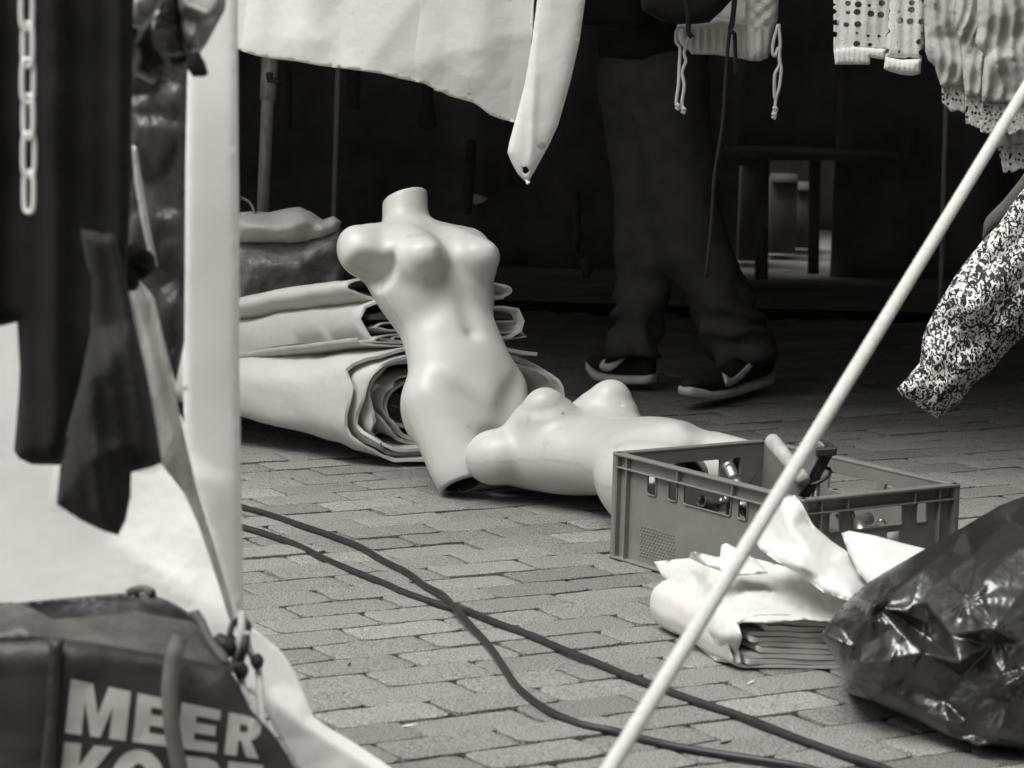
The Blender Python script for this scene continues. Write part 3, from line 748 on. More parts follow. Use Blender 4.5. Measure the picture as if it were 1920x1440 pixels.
# flat steel tube with a hole
tb = empty('steel_tube', at_crate(0.22, 0.2, 0.012), 'flattened steel tube with a drilled end leaning in the crate', 'tube')
t0, t1 = P(1361, 866, 5.62), P(1396, 940, 5.55); td = (t1 - t0) / np.linalg.norm(t1 - t0)
obj('shaft', tube([t0 + td * 0.006, t0 + td * 0.012, t0 + td * 0.05, t0 + td * 0.06, t1 + td * 0.08], [0.011, 0.0135, 0.0145, 0.0135, 0.0135], 16, sub=3), M['steel'], tb)
obj('bore', tube([t0 + td * 0.012 + np.array([0, -0.0142, 0.003]), t0 + td * 0.012 + np.array([0, -0.0155, 0.0032])], 0.005, 14, sub=1), M['iron'], tb)
obj('wire_tie', tube([P(1400, 915, 5.5), P(1412, 895, 5.49), P(1418, 888, 5.5), P(1408, 902, 5.49), P(1402, 918, 5.5)], 0.0012, 6), M['iron'], tb)
# loose clamps and bolts on the crate floor: each a short tube with a bolt through it
kinds = ['short steel pipe clamp lying in the crate', 'small steel bolt lying in the crate', 'bent iron hook lying in the crate']
rb2 = random.Random(5)
heap = [(0.27, 0.04, .155), (0.30, 0.05, .16), (0.33, 0.04, .157), (0.35, 0.06, .16), (0.25, 0.06, .15), (0.41, 0.045, .16), (0.44, 0.07, .14), (0.42, 0.1, .12), (0.53, 0.14, .13), (0.55, 0.19, .14),
        (0.54, 0.25, .13), (0.5, 0.2, .14), (0.45, 0.28, .13), (0.36, 0.2, .10), (0.3, 0.25, .10), (0.2, 0.12, .08), (0.5, 0.3, .12), (0.38, 0.14, .12), (0.55, 0.07, .14), (0.29, 0.1, .14)]
for i, (u, v, zt) in enumerate(heap):
    c = at_crate(u, v, zt); a = rb2.uniform(0, 6.28); dv = np.array([math.cos(a), math.sin(a), rb2.uniform(-0.25, 0.5)]); dv /= np.linalg.norm(dv)
    k = i % 3
    if k == 0:
        e = empty('pipe_clamp', c, group='pipe clamps in the crate')
        pv = np.cross(dv, UZ); pv /= np.linalg.norm(pv)
        t_ = tube([c - dv * 0.026, c - dv * 0.025, c + dv * 0.025, c + dv * 0.026], [0.011, 0.013, 0.013, 0.011], 16, sub=1, caps=False)
        t2 = tube([c + dv * 0.026, c + dv * 0.025, c - dv * 0.025, c - dv * 0.026], [0.0105, 0.0095, 0.0095, 0.0105], 16, sub=1, caps=False)
        obj('sleeve', join([t_, t2]), M['steel'], e); obj('bolt', tube([c + pv * 0.01, c + pv * 0.026], 0.004, 8, sub=1), M['iron'], e)
        tag(e, kinds[0], 'clamp')
    elif k == 1:
        e = empty('bolt', c, group='bolts in the crate')
        obj('shank', tube([c - dv * 0.03, c + dv * 0.02], 0.0045, 10, sub=1), M['steel'], e)
        obj('hex_head', tube([c + dv * 0.02, c + dv * 0.027], 0.0092, 6, sub=1), M['steel'], e)
        tag(e, kinds[1], 'bolt')
    else:
        s2 = np.cross(dv, UZ); s2 /= np.linalg.norm(s2)
        o = obj('iron_hook', tube([c - dv * 0.05, c, c + dv * 0.025 + UZ * 0.008, c + dv * 0.03 + UZ * 0.025, c + dv * 0.01 + UZ * 0.03], 0.0042, 8), M['iron' if i % 2 else 'steel'])
        tag(o, kinds[2], 'hook', 'iron hooks in the crate')
# a tangle of loose webbing fills the bottom under the ironware
def heap_surface():
    g = np.linspace(0.018, 0.582, 50); gv = np.linspace(0.018, 0.382, 34); U, V = np.meshgrid(g, gv, indexing='ij')
    zz = 0.075 + 0.03 * np.clip((U - 0.1) / 0.4, 0, 1) + 0.022 * fbm(np.stack([U, V, 0 * U], -1), 22, 4) + 0.01 * ridged(np.stack([U, V, 0 * U], -1), 40, 4)
    fr = CO + U[..., None] * ca + V[..., None] * cb + zz[..., None] * UZ; bk = CO + U[..., None] * ca + V[..., None] * cb + 0.011 * UZ
    t = []
    for i in range(49):
        for j in range(33):
            k = i * 34 + j; t += [(k, k + 34, k + 35), (k, k + 35, k + 1)]
    return shell(fr.reshape(-1, 3), bk.reshape(-1, 3), t)
tag(obj('webbing', heap_surface(), M['dim2']), 'dark crumpled webbing under the ironware on the crate floor', 'webbing')

# ================================================================== ROLLED TARPAULINS
def spiral(a, b, turns, gap, start=0.0, n=46, sq=2.6, jit=0.004, seed=0, aspect=None):
    """flattened spiral polyline (s, z) from outside to inside"""
    out = []
    N = int(turns * n)
    for i in range(N + 1):
        t = start + 2 * math.pi * i / n; k = i / n
        ra = max(0.012, a - gap * k * (a / max(b, 1e-6)) * 0.9); rb_ = max(0.006, b - gap * k)
        c, s_ = math.cos(t), math.sin(t)
        e = 2 / sq
        x = ra * abs(c) ** e * (1 if c >= 0 else -1); zz = rb_ * abs(s_) ** e * (1 if s_ >= 0 else -1)
        j = jit * noise(np.array([[t * 1.3, k * 3.1, seed * 1.7]]), 1.0, seed)[0]
        out.append((x + j * 1.3, zz + j))
    return out
rollA = G(772, 868); rollB = G(452, 822)
ra_dir = (rollB - rollA); ra_dir[2] = 0; ra_dir /= np.linalg.norm(ra_dir)           # axis of the bundle, away to the left
# end face direction: across the view
es = np.array([0.985, 0.17, 0]); es /= np.linalg.norm(es)
rc = P(856, 748, 6.83)
bigc = np.array([rc[0], rc[1], 0.146])
ax_roll = np.array([-0.80, 0.60, 0.0]); ax_roll /= np.linalg.norm(ax_roll)
stack_lab = 'rolled white tarpaulins piled behind the leaning mannequin'
big = empty('rolled_tarp', (bigc[0], bigc[1], 0), 'thickest rolled white tarpaulin, on the paving under the others behind the leaning mannequin', 'tarpaulin', 'rolled tarpaulins behind the mannequin')
obj('outer_wrap', ribbon_extrude(spiral(0.285, 0.147, 2.7, 0.015, start=D(60), seed=1, jit=0.005, sq=2.9), 0.008, bigc, es, UZ, ax_roll, 1.25, 44, wob=0.010, ws=5, seed=3, end_rag=0.03, taper=0.62, rid=0.005), M['tarp'], big)
obj('inner_roll', ribbon_extrude(spiral(0.215, 0.100, 2.6, 0.016, start=D(150), seed=4, jit=0.012, sq=2.3), 0.007, bigc + ax_roll * 0.02 + UZ * -0.004, es, UZ, ax_roll, 1.15, 36, wob=0.014, ws=8, seed=6, end_rag=0.03, taper=0.62, rid=0.005), M['tarp'], big)
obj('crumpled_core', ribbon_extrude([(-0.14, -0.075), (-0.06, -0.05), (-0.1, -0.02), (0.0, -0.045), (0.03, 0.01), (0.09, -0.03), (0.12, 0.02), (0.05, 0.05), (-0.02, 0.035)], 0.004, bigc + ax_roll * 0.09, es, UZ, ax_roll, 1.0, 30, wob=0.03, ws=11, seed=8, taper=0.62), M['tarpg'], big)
# second, folded flat
sc2 = P(838, 590, 6.85)
m2 = empty('rolled_tarp', (sc2[0], sc2[1], 0.30), 'flat folded white tarpaulin, middle one of the pile behind the leaning mannequin', 'tarpaulin', 'rolled tarpaulins behind the mannequin')
up2 = np.array([0.0, 0.0, 1.0])
ax2 = np.array([-0.80, 0.60, -0.20]); ax2 /= np.linalg.norm(ax2)
zc2 = float(P(652, 596, 6.85)[2])
c2 = np.array([sc2[0], sc2[1], zc2])
obj('outer_wrap', ribbon_extrude([(0.13, 0.052), (0.08, 0.058), (-0.05, 0.055), (-0.15, 0.05), (-0.195, 0.03), (-0.205, 0.0), (-0.19, -0.04), (-0.1, -0.052), (0.05, -0.05), (0.15, -0.046), (0.178, -0.03), (0.185, 0.0), (0.17, 0.026), (0.13, 0.03), (0, 0.028), (-0.13, 0.022)], 0.006, c2, es, up2, ax2, 1.2, 40, wob=0.008, ws=6, seed=11, end_rag=0.03, rid=0.004), M['tarp'], m2)
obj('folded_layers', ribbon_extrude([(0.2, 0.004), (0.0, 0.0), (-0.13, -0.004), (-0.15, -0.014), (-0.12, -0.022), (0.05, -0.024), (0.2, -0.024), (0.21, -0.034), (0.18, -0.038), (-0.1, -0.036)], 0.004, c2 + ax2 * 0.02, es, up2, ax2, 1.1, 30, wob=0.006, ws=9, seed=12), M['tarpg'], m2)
obj('dark_slot_sheet', ribbon_extrude([(0.19, 0.014), (-0.16, 0.010)], 0.012, c2 + ax2 * 0.03, es, up2, ax2, 1.1, 20, wob=0.003, ws=9, seed=14), M['tarpd'], m2)  # near-black sheet in the slot between the folded layers
# third, a tube on top
zc3 = float(P(660, 540, 6.87)[2])
sc3 = P(812, 556, 6.87)
c3 = np.array([sc3[0], sc3[1], zc3])
m3 = empty('rolled_tarp', (c3[0], c3[1], zc3 - 0.05), 'flattened white tarpaulin roll with dark spiral end, topmost of the pile behind the mannequin', 'tarpaulin', 'rolled tarpaulins behind the mannequin')
obj('outer_wrap', ribbon_extrude(spiral(0.225, 0.034, 1.1, 0.008, start=D(80), seed=21, jit=0.004, sq=2.3), 0.006, c3, es, up2, ax2, 1.2, 40, wob=0.007, ws=5, seed=21, end_rag=0.015, rid=0.003), M['tarp'], m3)
obj('dark_spiral', ribbon_extrude(spiral(0.185, 0.019, 1.9, 0.006, start=D(170), seed=22, jit=0.002, sq=2.2), 0.004, c3 + ax2 * 0.012, es, up2, ax2, 0.35, 26, wob=0.002, ws=8, seed=22), M['tarpd'], m3)
# a thin rolled one between the thick roll and the flat one
c4 = np.array([P(760, 640, 6.83)[0], P(760, 640, 6.83)[1], float(P(680, 634, 6.83)[2])])
m4 = empty('rolled_tarp', (c4[0], c4[1], c4[2] - 0.02), 'thin grey rolled tarpaulin squeezed between the thickest roll and the flat folded one', 'tarpaulin', 'rolled tarpaulins behind the mannequin')
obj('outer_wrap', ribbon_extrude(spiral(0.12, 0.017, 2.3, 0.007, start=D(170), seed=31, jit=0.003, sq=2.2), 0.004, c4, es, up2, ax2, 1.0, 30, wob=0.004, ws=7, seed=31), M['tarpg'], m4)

# ================================================================== WHITE FOLDED TARPAULIN BY THE CRATE
q0 = G(1480, 1264)                                                  # near lower edge
fb = np.array([math.cos(D(8)), math.sin(D(8)), 0]); fe = np.array([-math.sin(D(20)), math.cos(D(20)), 0])
ft = empty('folded_tarp', q0 + fe * 0.2, 'white folded tarpaulin with crumpled layers lying in front of the grey crate', 'tarpaulin')
fo = G(1380, 1258) + np.array([0, 0, 0.0])
ow = smooth_path([(0.46, 0.004, 0), (0.08, 0.004, 0), (0.0, 0.008, 0), (-0.018, 0.03, 0), (-0.020, 0.052, 0), (-0.012, 0.076, 0), (0.02, 0.092, 0), (0.10, 0.094, 0), (0.46, 0.094, 0)], 5)[:, :2]
obj('outer_wrap', ribbon_extrude(ow, 0.004, fo, fb, UZ, fe, 0.34, 26, wob=0.006, ws=8, seed=40, end_rag=0.010, rid=0.001), M['tarp'], ft)
for j, (z0, n_, xs) in enumerate(((0.0125, 4, (0.016, 0.034)), (0.0505, 4, (0.022, 0.046)))):          # two packets folded to and fro
    zz = []
    for i in range(n_):
        zi = z0 + 0.0096 * i; xl = xs[(i // 2) % 2]
        seg_ = [(0.46, zi), (0.3, zi + 0.001), (0.15, zi - 0.0008), (xl + 0.012, zi), (xl, zi + 0.003 * (1 if i % 2 == 0 else -1))]
        zz += seg_ if i % 2 == 0 else seg_[::-1]
    zz = smooth_path([(a, b, 0) for a, b in zz], 4)[:, :2]
    obj('folded_layers', ribbon_extrude(zz, 0.0078, fo + fe * (0.004 + 0.006 * j), fb, UZ, fe, 0.32, 24, wob=0.006, ws=8, seed=40, end_rag=0.012, rid=0.001), M['tarp'], ft)
Yz = lambda px, py, zz: (px, py, gy(px, py, zz))
top = relief([Yz(1226, 1053, 0.087), Yz(1262, 1049, 0.102), Yz(1297, 1046, 0.110), Yz(1345, 1044, 0.122), Yz(1420, 1048, 0.127), Yz(1520, 1075, 0.132), Yz(1600, 1110, 0.124), Yz(1640, 1150, 0.116), Yz(1610, 1180, 0.096),
              Yz(1560, 1166, 0.094), Yz(1500, 1162, 0.096), Yz(1440, 1168, 0.094), Yz(1400, 1167, 0.091), Yz(1372, 1168, 0.084), Yz(1345, 1148, 0.080), Yz(1318, 1128, 0.076), Yz(1300, 1120, 0.082), Yz(1262, 1100, 0.078), Yz(1240, 1078, 0.074)],
             [Yz(1300, 1085, 0.106), Yz(1400, 1110, 0.112), Yz(1500, 1130, 0.106)], d=8, thick=0.004, soft=3, nz=0.010, ns=14, rid=0.004, rs=9, seed=3, back=0.0)
obj('top_flap', top, M['tarp'], ft)
lw = relief([Yz(1240, 1088, 0.074), Yz(1300, 1122, 0.082), Yz(1345, 1150, 0.088), Yz(1385, 1172, 0.088), Yz(1392, 1196, 0.069), (1385, 1215, gy(1385, 1260, 0) - 0.0), (1390, 1245, gy(1390, 1262, 0)), (1342, 1240, gy(1342, 1242, 0)),
             (1300, 1205, gy(1300, 1206, 0)), (1262, 1175, gy(1262, 1176, 0)), (1252, 1140, gy(1256, 1160, 0) + .03), (1245, 1110, gy(1245, 1110, .06))],
            [(1300, 1160, gy(1300, 1160, .055) - .02), (1350, 1195, gy(1350, 1195, .055) - .02)], d=7, thick=0.02, soft=2, nz=0.012, ns=12, rid=0.006, rs=11, seed=9)
obj('side_fold', lw, M['tarp'], ft)
f1 = relief([(1428, 985, 5.03), (1445, 955, 5.02), (1462, 932, 5.0), (1490, 928, 4.98), (1504, 945, 4.97), (1525, 985, 4.96), (1560, 1015, 4.93), (1590, 1035, 4.9), (1608, 1070, 4.87), (1640, 1105, 4.83), (1650, 1140, 4.76), (1600, 1130, 4.74),
             (1545, 1112, 4.78), (1500, 1078, 4.82), (1455, 1052, 4.88), (1425, 1030, 4.94), (1412, 1010, 5.0)],
            [(1480, 985, 4.92), (1515, 1030, 4.86), (1500, 1062, 4.80), (1560, 1060, 4.85), (1545, 1085, 4.80), (1462, 1020, 4.92), (1590, 1100, 4.77)], d=6, thick=0.005, bulge=0.018, brad=45, soft=1, nz=0.005, ns=16, rid=0.004, rs=14, seed=12)
obj('raised_fold', f1, M['tarp'], ft)
f2 = relief([(1578, 1000, 4.95), (1592, 995, 4.94), (1640, 1004, 4.9), (1690, 1018, 4.86), (1740, 1030, 4.82), (1800, 1060, 4.76), (1780, 1130, 4.68), (1700, 1140, 4.68), (1640, 1110, 4.74), (1608, 1072, 4.82), (1590, 1035, 4.9)],
            [(1640, 1040, 4.83), (1690, 1080, 4.75)], d=8, thick=0.006, bulge=0.025, brad=50, soft=3, nz=0.008, ns=13, seed=14)
obj('raised_fold', f2, M['tarp'], ft)
f3 = relief([(1292, 1046, gy(1292, 1046, .118)), (1294, 1036, 5.03), (1302, 1034, 5.03), (1350, 1046, 5.0), (1352, 1022, 5.03), (1362, 1018, 5.03), (1385, 1030, 5.02), (1420, 1050, 5.0), (1440, 1075, 4.93), (1380, 1080, 4.93), (1320, 1060, 4.98)], [], d=6, thick=0.004, bulge=0.006, brad=14, soft=2, nz=0.005, ns=20, seed=15)
obj('ragged_edge', f3, M['tarp'], ft)

# ================================================================== BLACK REFUSE BAG
def bp(cx, cy, dY=0.0): return (1500 + cx / 2.571, 880 + cy / 2.571, 4.40 + dY)
bag_out = [bp(103, 795, .06), bp(150, 725, .10), bp(240, 620, .16), bp(330, 545, .2), bp(410, 495, .24), bp(600, 385, .3), bp(800, 270, .33), bp(960, 175, .33), bp(1080, 130, .33), (1960, 905, 4.72), (2060, 880, 4.72), (2180, 960, 4.7), (2230, 1140, 4.62),
           (2200, 1320, 4.48), (2100, 1420, gy(2100, 1425)), (1980, 1420, gy(1980, 1420)), bp(940, 1330, -.12), bp(860, 1335, -.12), bp(720, 1290, -.07), bp(540, 1200, -.01), bp(350, 1120, .06), bp(210, 1070, .1), bp(215, 1000, .10), bp(190, 950, .1)]
bag_in = [bp(355, 655, .0), bp(330, 720, .02), bp(285, 870, .05), bp(225, 1000, .08), bp(460, 590, .06), bp(590, 475, .08), bp(830, 420, .06), bp(1060, 385, .02), bp(640, 560, .03), bp(820, 635, -.05), bp(560, 655, .02), bp(600, 640, .015),
          bp(730, 800, -.06), bp(940, 770, -.12), bp(1080, 830, -.11), bp(460, 760, .0), bp(770, 930, -.11), bp(990, 1040, -.15), bp(600, 890, -.04), bp(420, 930, -.03), bp(300, 930, .02), bp(1020, 660, -.08), bp(900, 510, -.02), bp(400, 680, .03), bp(520, 750, .035), bp(640, 830, .02),
          bp(780, 990, -.03), bp(900, 1100, -.07), bp(1000, 1135, -.1), bp(500, 1040, .02), bp(700, 1120, -.02), bp(800, 1210, -.04), bp(850, 1290, -.06), bp(380, 1060, .03), bp(920, 850, -.07), bp(970, 1000, -.1), bp(340, 600, .12), bp(700, 400, .14), bp(1000, 240, .14),
          (1960, 1020, 4.42), (2050, 1100, 4.4), (1960, 1240, 4.28), (2080, 1280, 4.38)]
def bag_fold(x, y):
    o = 0
    for cx, cy, am, rad, k, ph in ((1638, 1135, .0045, 120, 13, .3), (1586, 1268, .0045, 110, 15, 1.), (1814, 1128, .0035, 90, 11, 2.), (1866, 1180, .0035, 90, 12, .7), (1900, 1290, .004, 110, 12, 1.9)):
        r = np.hypot(x - cx, y - cy); a = np.arctan2(y - cy, x - cx)
        o = o + am * np.exp(-r / rad) * np.minimum(1, r / 14) * (1 - 2 * np.abs(((a * k / (2 * np.pi) + ph + 0.25 * np.sin(r / 30.0)) % 1) * 2 - 1))
    q = np.stack([x / 46.0 + 0.5 * y / 60.0, y / 60.0 - 0.3 * x / 60.0, 0 * x], -1)
    o = o - 0.0032 * np.exp(-np.abs(noise(q, 1.0, 77)) * 9) - 0.0016 * np.exp(-np.abs(noise(q, 2.3, 78)) * 7)
    return o
bag = relief(bag_out, bag_in, d=4, thick=0.02, bulge=0.05, brad=40, soft=1, nz=0.002, ns=9, rid=0.0010, rs=16, seed=21, back=0.42, fold=bag_fold)
tag(obj('refuse_bag', bag, M['bin']), 'full glossy black plastic refuse bag lying beside the white folded tarpaulin', 'refuse bag')

# ================================================================== CABLES AND ROPE
def c5(x, y): return (440 + x / 2.526, 900 + y / 2.526)
def c6(x, y): return (1080 + x / 3.2, 1000 + y / 3.2)
cabA = [(330, 905), (400, 928), c5(30, 125), c5(170, 165), c5(300, 210), c5(450, 260), c5(600, 320), c5(700, 380), c5(820, 440), c5(900, 500), c5(980, 540), c5(1030, 590), c5(1100, 670), c5(1200, 780), c5(1270, 880), c5(1330, 970), c5(1420, 1050), c5(1520, 1110),
        c5(1650, 1160), c5(1800, 1190), c6(350, 1220), c6(600, 1280), c6(900, 1330), c6(1200, 1375), c6(1350, 1402), (1580, 1458), (1680, 1490)]
cabB = [(320, 945), (390, 966), c5(30, 220), c5(150, 255), c5(300, 310), c5(420, 370), c5(560, 430), c5(700, 485), c5(800, 530), c5(900, 565), c5(1010, 600), c5(1100, 620), c5(1250, 680), c5(1400, 735), c5(1550, 800), c5(1700, 860), c5(1830, 915),
        c6(430, 900), c6(700, 1000), c6(1000, 1100), c6(1300, 1220), c6(1600, 1330), c6(1850, 1410), (1730, 1475), (1800, 1510)]
def cable(name, pts, r, lift, lab):
    w3 = []
    for i, (x, y) in enumerate(pts):
        zz = r + 0.001 + lift(i, x, y); w3.append(G(x, y, zz))
    tag(obj(name, tube(w3, r, 12, sub=6), M['rubber']), lab, 'cable', 'black cables on the pavement')
xcr = c5(1040, 600)
cable('cable', cabA, 0.0064, lambda i, x, y: 0.0128 * math.exp(-((x - xcr[0]) / 38) ** 2), 'black cable with an S bend, crossing over the other cable')
cable('cable', cabB, 0.0064, lambda i, x, y: 0.0, 'nearly straight black cable, passing under the other cable')

r0, r1 = P(1950, 118, 4.85), P(1118, 1475, 3.05)
rv = (r1 - r0); L_ = np.linalg.norm(rv); rv /= L_
rpts = [r0 - rv * 0.6 + rv * (L_ + 1.5) * t + np.array([0, 0, -0.006 * math.sin(math.pi * t)]) for t in np.linspace(0, 1, 420)]
def rope_mesh(pts, r, strands=3, seg=18, pitch=0.045):
    p = np.array(pts); t = np.gradient(p, axis=0); t /= np.linalg.norm(t, axis=1)[:, None]
    u = np.cross(t, [0, 0, 1.0]); u /= np.linalg.norm(u, axis=1)[:, None]; v = np.cross(t, u)
    s = np.concatenate([[0], np.cumsum(np.linalg.norm(np.diff(p, axis=0), axis=1))]); vs = []
    for i in range(len(p)):
        for k in range(seg):
            a = 2 * math.pi * k / seg; rr_ = r * (0.93 + 0.07 * abs(math.cos(strands * 0.5 * (a + 2 * math.pi * s[i] / pitch))) + 0.012 * math.sin(s[i] * 9))
            vs.append(p[i] + rr_ * (math.cos(a) * u[i] + math.sin(a) * v[i]))
    f = [(i * seg + k, i * seg + (k + 1) % seg, (i + 1) * seg + (k + 1) % seg, (i + 1) * seg + k) for i in range(len(p) - 1) for k in range(seg)]
    return np.array(vs), f
tag(obj('guy_rope', rope_mesh(rpts, 0.0098), M['rope']), 'thick white guy rope stretched diagonally in front of the crate and refuse bag', 'rope')

# ================================================================== WHITE AWNING CLOTH WITH ITS TAIL
aw = empty('awning_cloth', P(760, 130, 5.75), 'white awning cloth hanging above the leaning mannequin with a rolled tail at its right corner', 'awning')
def a4(x, y, Y=5.75): return (440 + x / 2.909, y / 2.909, Y)
low_edge = [a4(-60, 240), a4(15, 270), a4(110, 303), a4(200, 320), a4(340, 335), a4(460, 358), a4(560, 370), a4(700, 388), a4(800, 402), a4(900, 428), a4(1030, 455), a4(1085, 482), a4(1092, 494), a4(1130, 502), a4(1170, 524), a4(1230, 540), a4(1300, 560), a4(1340, 585),
            a4(1390, 625), a4(1450, 650), a4(1530, 668), a4(1600, 672)]
cl = relief([(1010, -330, 5.72), (400, -330, 5.85)] + low_edge[:1] + low_edge[1:] + [(1000, 60, 5.72)], [], d=7, thick=0.0015, soft=3, nz=0.0015, ns=16, seed=31, rid=0.0005, rs=30,
            fold=lambda x, y: 0.008 * np.sin(x / 52.0 + 0.3 * np.sin(y / 90.0)) + 0.003 * np.sin(x / 17.0 + 2), back=0.0)
obj('valance', cl, M['cloth'], aw)
tl = relief([(1120, -330, 5.70), a4(1920, -60, 5.70), a4(1912, 0, 5.7), a4(1880, 230, 5.7), a4(1830, 450, 5.7), a4(1765, 680, 5.7), a4(1720, 780, 5.7), a4(1660, 890, 5.7), a4(1620, 960, 5.7), a4(1603, 990, 5.7), a4(1580, 985, 5.7), a4(1545, 950, 5.7), a4(1512, 890, 5.7), a4(1488, 832, 5.7), a4(1500, 770, 5.7), a4(1530, 660, 5.7),
             a4(1580, 470, 5.7), a4(1620, 240, 5.7), a4(1650, 0, 5.7), (990, -330, 5.7)], [], d=6, thick=0.004, bulge=0.014, brad=30, soft=2, nz=0.0012, ns=18, seed=33, rid=0.0004, rs=25,
            holes=[[a4(1570, 912)[:2], a4(1590, 908)[:2], a4(1608, 928)[:2], a4(1600, 942)[:2], a4(1582, 950)[:2], a4(1572, 935)[:2]]],
            fold=lambda x, y: -0.006 * np.exp(-((x - (1005 + (y - 0) * -0.03)) / 7.0) ** 2))
obj('rolled_tail', tl, M['cloth'], aw)
obj('thread_knot', tube([P(*a4(1590, 985)[:2], 5.69), P(*a4(1600, 998)[:2], 5.68), P(*a4(1608, 992)[:2], 5.68), P(*a4(1592, 1003)[:2], 5.68)], 0.0022, 6), M['cloth'], aw)

# ================================================================== LEFT FOREGROUND
# white side sheet of the stall
sw = empty('side_sheet', P(400, 700, 3.75), 'white plastic side sheet of the stall with bright hem strip and flared lower corner', 'sheet')
stp = relief([(348, -40, 3.72), (446, -40, 3.72), (446, 95, 3.72), (447, 300, 3.72), (449, 480, 3.72), (449, 700, 3.72), (452, 900, 3.72), (455, 1050, 3.72), (457, 1168, 3.71), (446, 1185, 3.71), (436, 1160, 3.71), (410, 1050, 3.71), (385, 960, 3.71), (366, 900, 3.71), (352, 850, 3.72), (345, 780, 3.72),
              (341, 640, 3.72), (341, 560, 3.72), (344, 420, 3.72), (348, 150, 3.72)], [], d=10, thick=0.004, bulge=0.006, brad=20, soft=2, nz=0.002, ns=6, seed=41)
obj('hem_strip', stp, M['sheet'], sw)
shp = relief([(-60, 520, 3.95), (60, 560, 3.93), (200, 600, 3.92), (300, 700, 3.9), (350, 800, 3.88), (400, 960, 3.84), (430, 1080, 3.8), (447, 1180, 3.76), (470, 1230, 3.74), (450, 1330, 3.72), (300, 1400, 3.85), (-60, 1400, 3.9)],
             [(200, 1000, 3.9), (320, 930, 3.87)], d=11, thick=0.003, soft=3, nz=0.010, ns=5, seed=43, rid=0.004, rs=5, back=0.0,
             fold=lambda x, y: 0.006 * np.sin((x * 0.8 + y * 0.45) / 46.0))
obj('lower_panel', shp, M['sheet2'], sw)
fY = lambda x, y, k=0.0: (x, y, 3.70 - (y - 1172) * 0.00023 + k)
flr = relief([fY(*q) for q in [(449, 1172), (474, 1178), (500, 1197), (530, 1224), (552, 1258), (570, 1300), (588, 1343), (612, 1362), (660, 1390), (720, 1430), (790, 1480), (700, 1520), (600, 1520), (560, 1445), (525, 1385), (497, 1330), (478, 1305), (456, 1290), (448, 1262), (444, 1215)]],
             [fY(496, 1300, -.004), fY(520, 1322, -.012), fY(560, 1350, -.016), (fY(610, 1382, -.018)), fY(660, 1412, -.018), fY(720, 1452, -.018), fY(490, 1240, .0), fY(530, 1280, .0)], d=8, thick=0.003, soft=1, seed=45, back=0.0)
obj('flared_corner', flr, M['sheet'], sw)
# clear plastic cover, bunched under a black tie
pc = empty('plastic_cover', P(300, 500, 3.62), 'clear wrinkled plastic cover tied in the middle, between the black garments and white hem strip', 'plastic cover')
up_ = relief([(232, -30, 3.6), (350, -30, 3.6), (352, 110, 3.6), (348, 300, 3.6), (347, 470, 3.6), (346, 640, 3.6), (330, 720, 3.6), (290, 600, 3.6), (262, 540, 3.6), (236, 500, 3.6), (238, 300, 3.6), (232, 100, 3.6)], [], d=8, thick=0.004, bulge=0.012, brad=30, soft=2,
             nz=0.008, ns=16, rid=0.012, rs=13, seed=51, back=0.0)
obj('upper_sheet', up_, M['pvc'], pc)
def pleat(x, y):
    cx = 250 + (y - 500) * 0.27; wd_ = 12 + (y - 500) * 0.055
    return 0.0022 * np.sin((x - cx) / np.maximum(5, wd_ * 0.30)) + 0.0008 * np.sin((x - cx) / np.maximum(3, wd_ * 0.13) + 1)
lo2 = relief([(236, 520, 3.58), (262, 525, 3.58), (290, 560, 3.58), (318, 680, 3.58), (342, 800, 3.6), (366, 905, 3.64), (398, 1010, 3.67), (428, 1110, 3.69), (443, 1172, 3.69), (434, 1176, 3.69), (408, 1090, 3.68), (372, 985, 3.67), (345, 925, 3.66), (318, 890, 3.64), (302, 870, 3.62), (285, 760, 3.6), (262, 650, 3.59), (236, 560, 3.58)], [], d=4, thick=0.003,
             soft=1, fold=pleat, seed=53, back=0.0, brad=12)
obj('pleated_skirt', lo2, M['pvcl'], pc)
str_ = relief([(248, 272, 3.56), (256, 276, 3.56), (268, 350, 3.56), (285, 450, 3.56), (296, 500, 3.56), (284, 500, 3.56), (266, 420, 3.56), (252, 340, 3.56)], [], d=5, thick=0.004, bulge=0.004, brad=6, soft=1)
obj('bright_fold', str_, M['pvcl'], pc)
tie = join([tube([P(205, 505, 3.52), P(220, 482, 3.51), P(250, 478, 3.5), P(276, 490, 3.51), P(262, 508, 3.52), P(235, 512, 3.51), P(214, 520, 3.52)], [0.008, 0.012, 0.013, 0.011, 0.012, 0.012, 0.007], 10),
            tube([P(225, 500, 3.5), P(240, 525, 3.5), P(252, 535, 3.51)], [0.012, 0.014, 0.008], 10), tube([P(240, 475, 3.5), P(268, 482, 3.49), P(280, 496, 3.5)], [0.009, 0.011, 0.006], 10)])
obj('tie', tie, M['black'], pc)
# crumpled plastic at the top
cp = empty('crumpled_plastic', P(340, 60, 3.5), 'crumpled grey plastic bundle with a black tip, above the white hem strip', 'plastic bundle')
obj('pale_fold', relief([(236, -30, 3.5), (290, -30, 3.5), (284, 10, 3.49), (268, 34, 3.49), (246, 48, 3.5), (240, 20, 3.5)], [(262, 0, 3.47)], d=6, thick=0.01, bulge=0.02, brad=16, soft=1, rid=0.004, rs=20), M['tarp'], cp)
obj('grey_fold', relief([(322, -30, 3.5), (428, -30, 3.5), (422, 18, 3.5), (405, 50, 3.5), (388, 82, 3.5), (372, 104, 3.5), (350, 100, 3.5), (338, 70, 3.5), (330, 30, 3.5)], [(350, 10, 3.44), (378, 40, 3.46), (392, 30, 3.42), (360, 70, 3.45), (405, 10, 3.45)], d=6, thick=0.02, bulge=0.03, brad=24, soft=1, rid=0.008, rs=18, seed=6), M['pvcg'], cp)
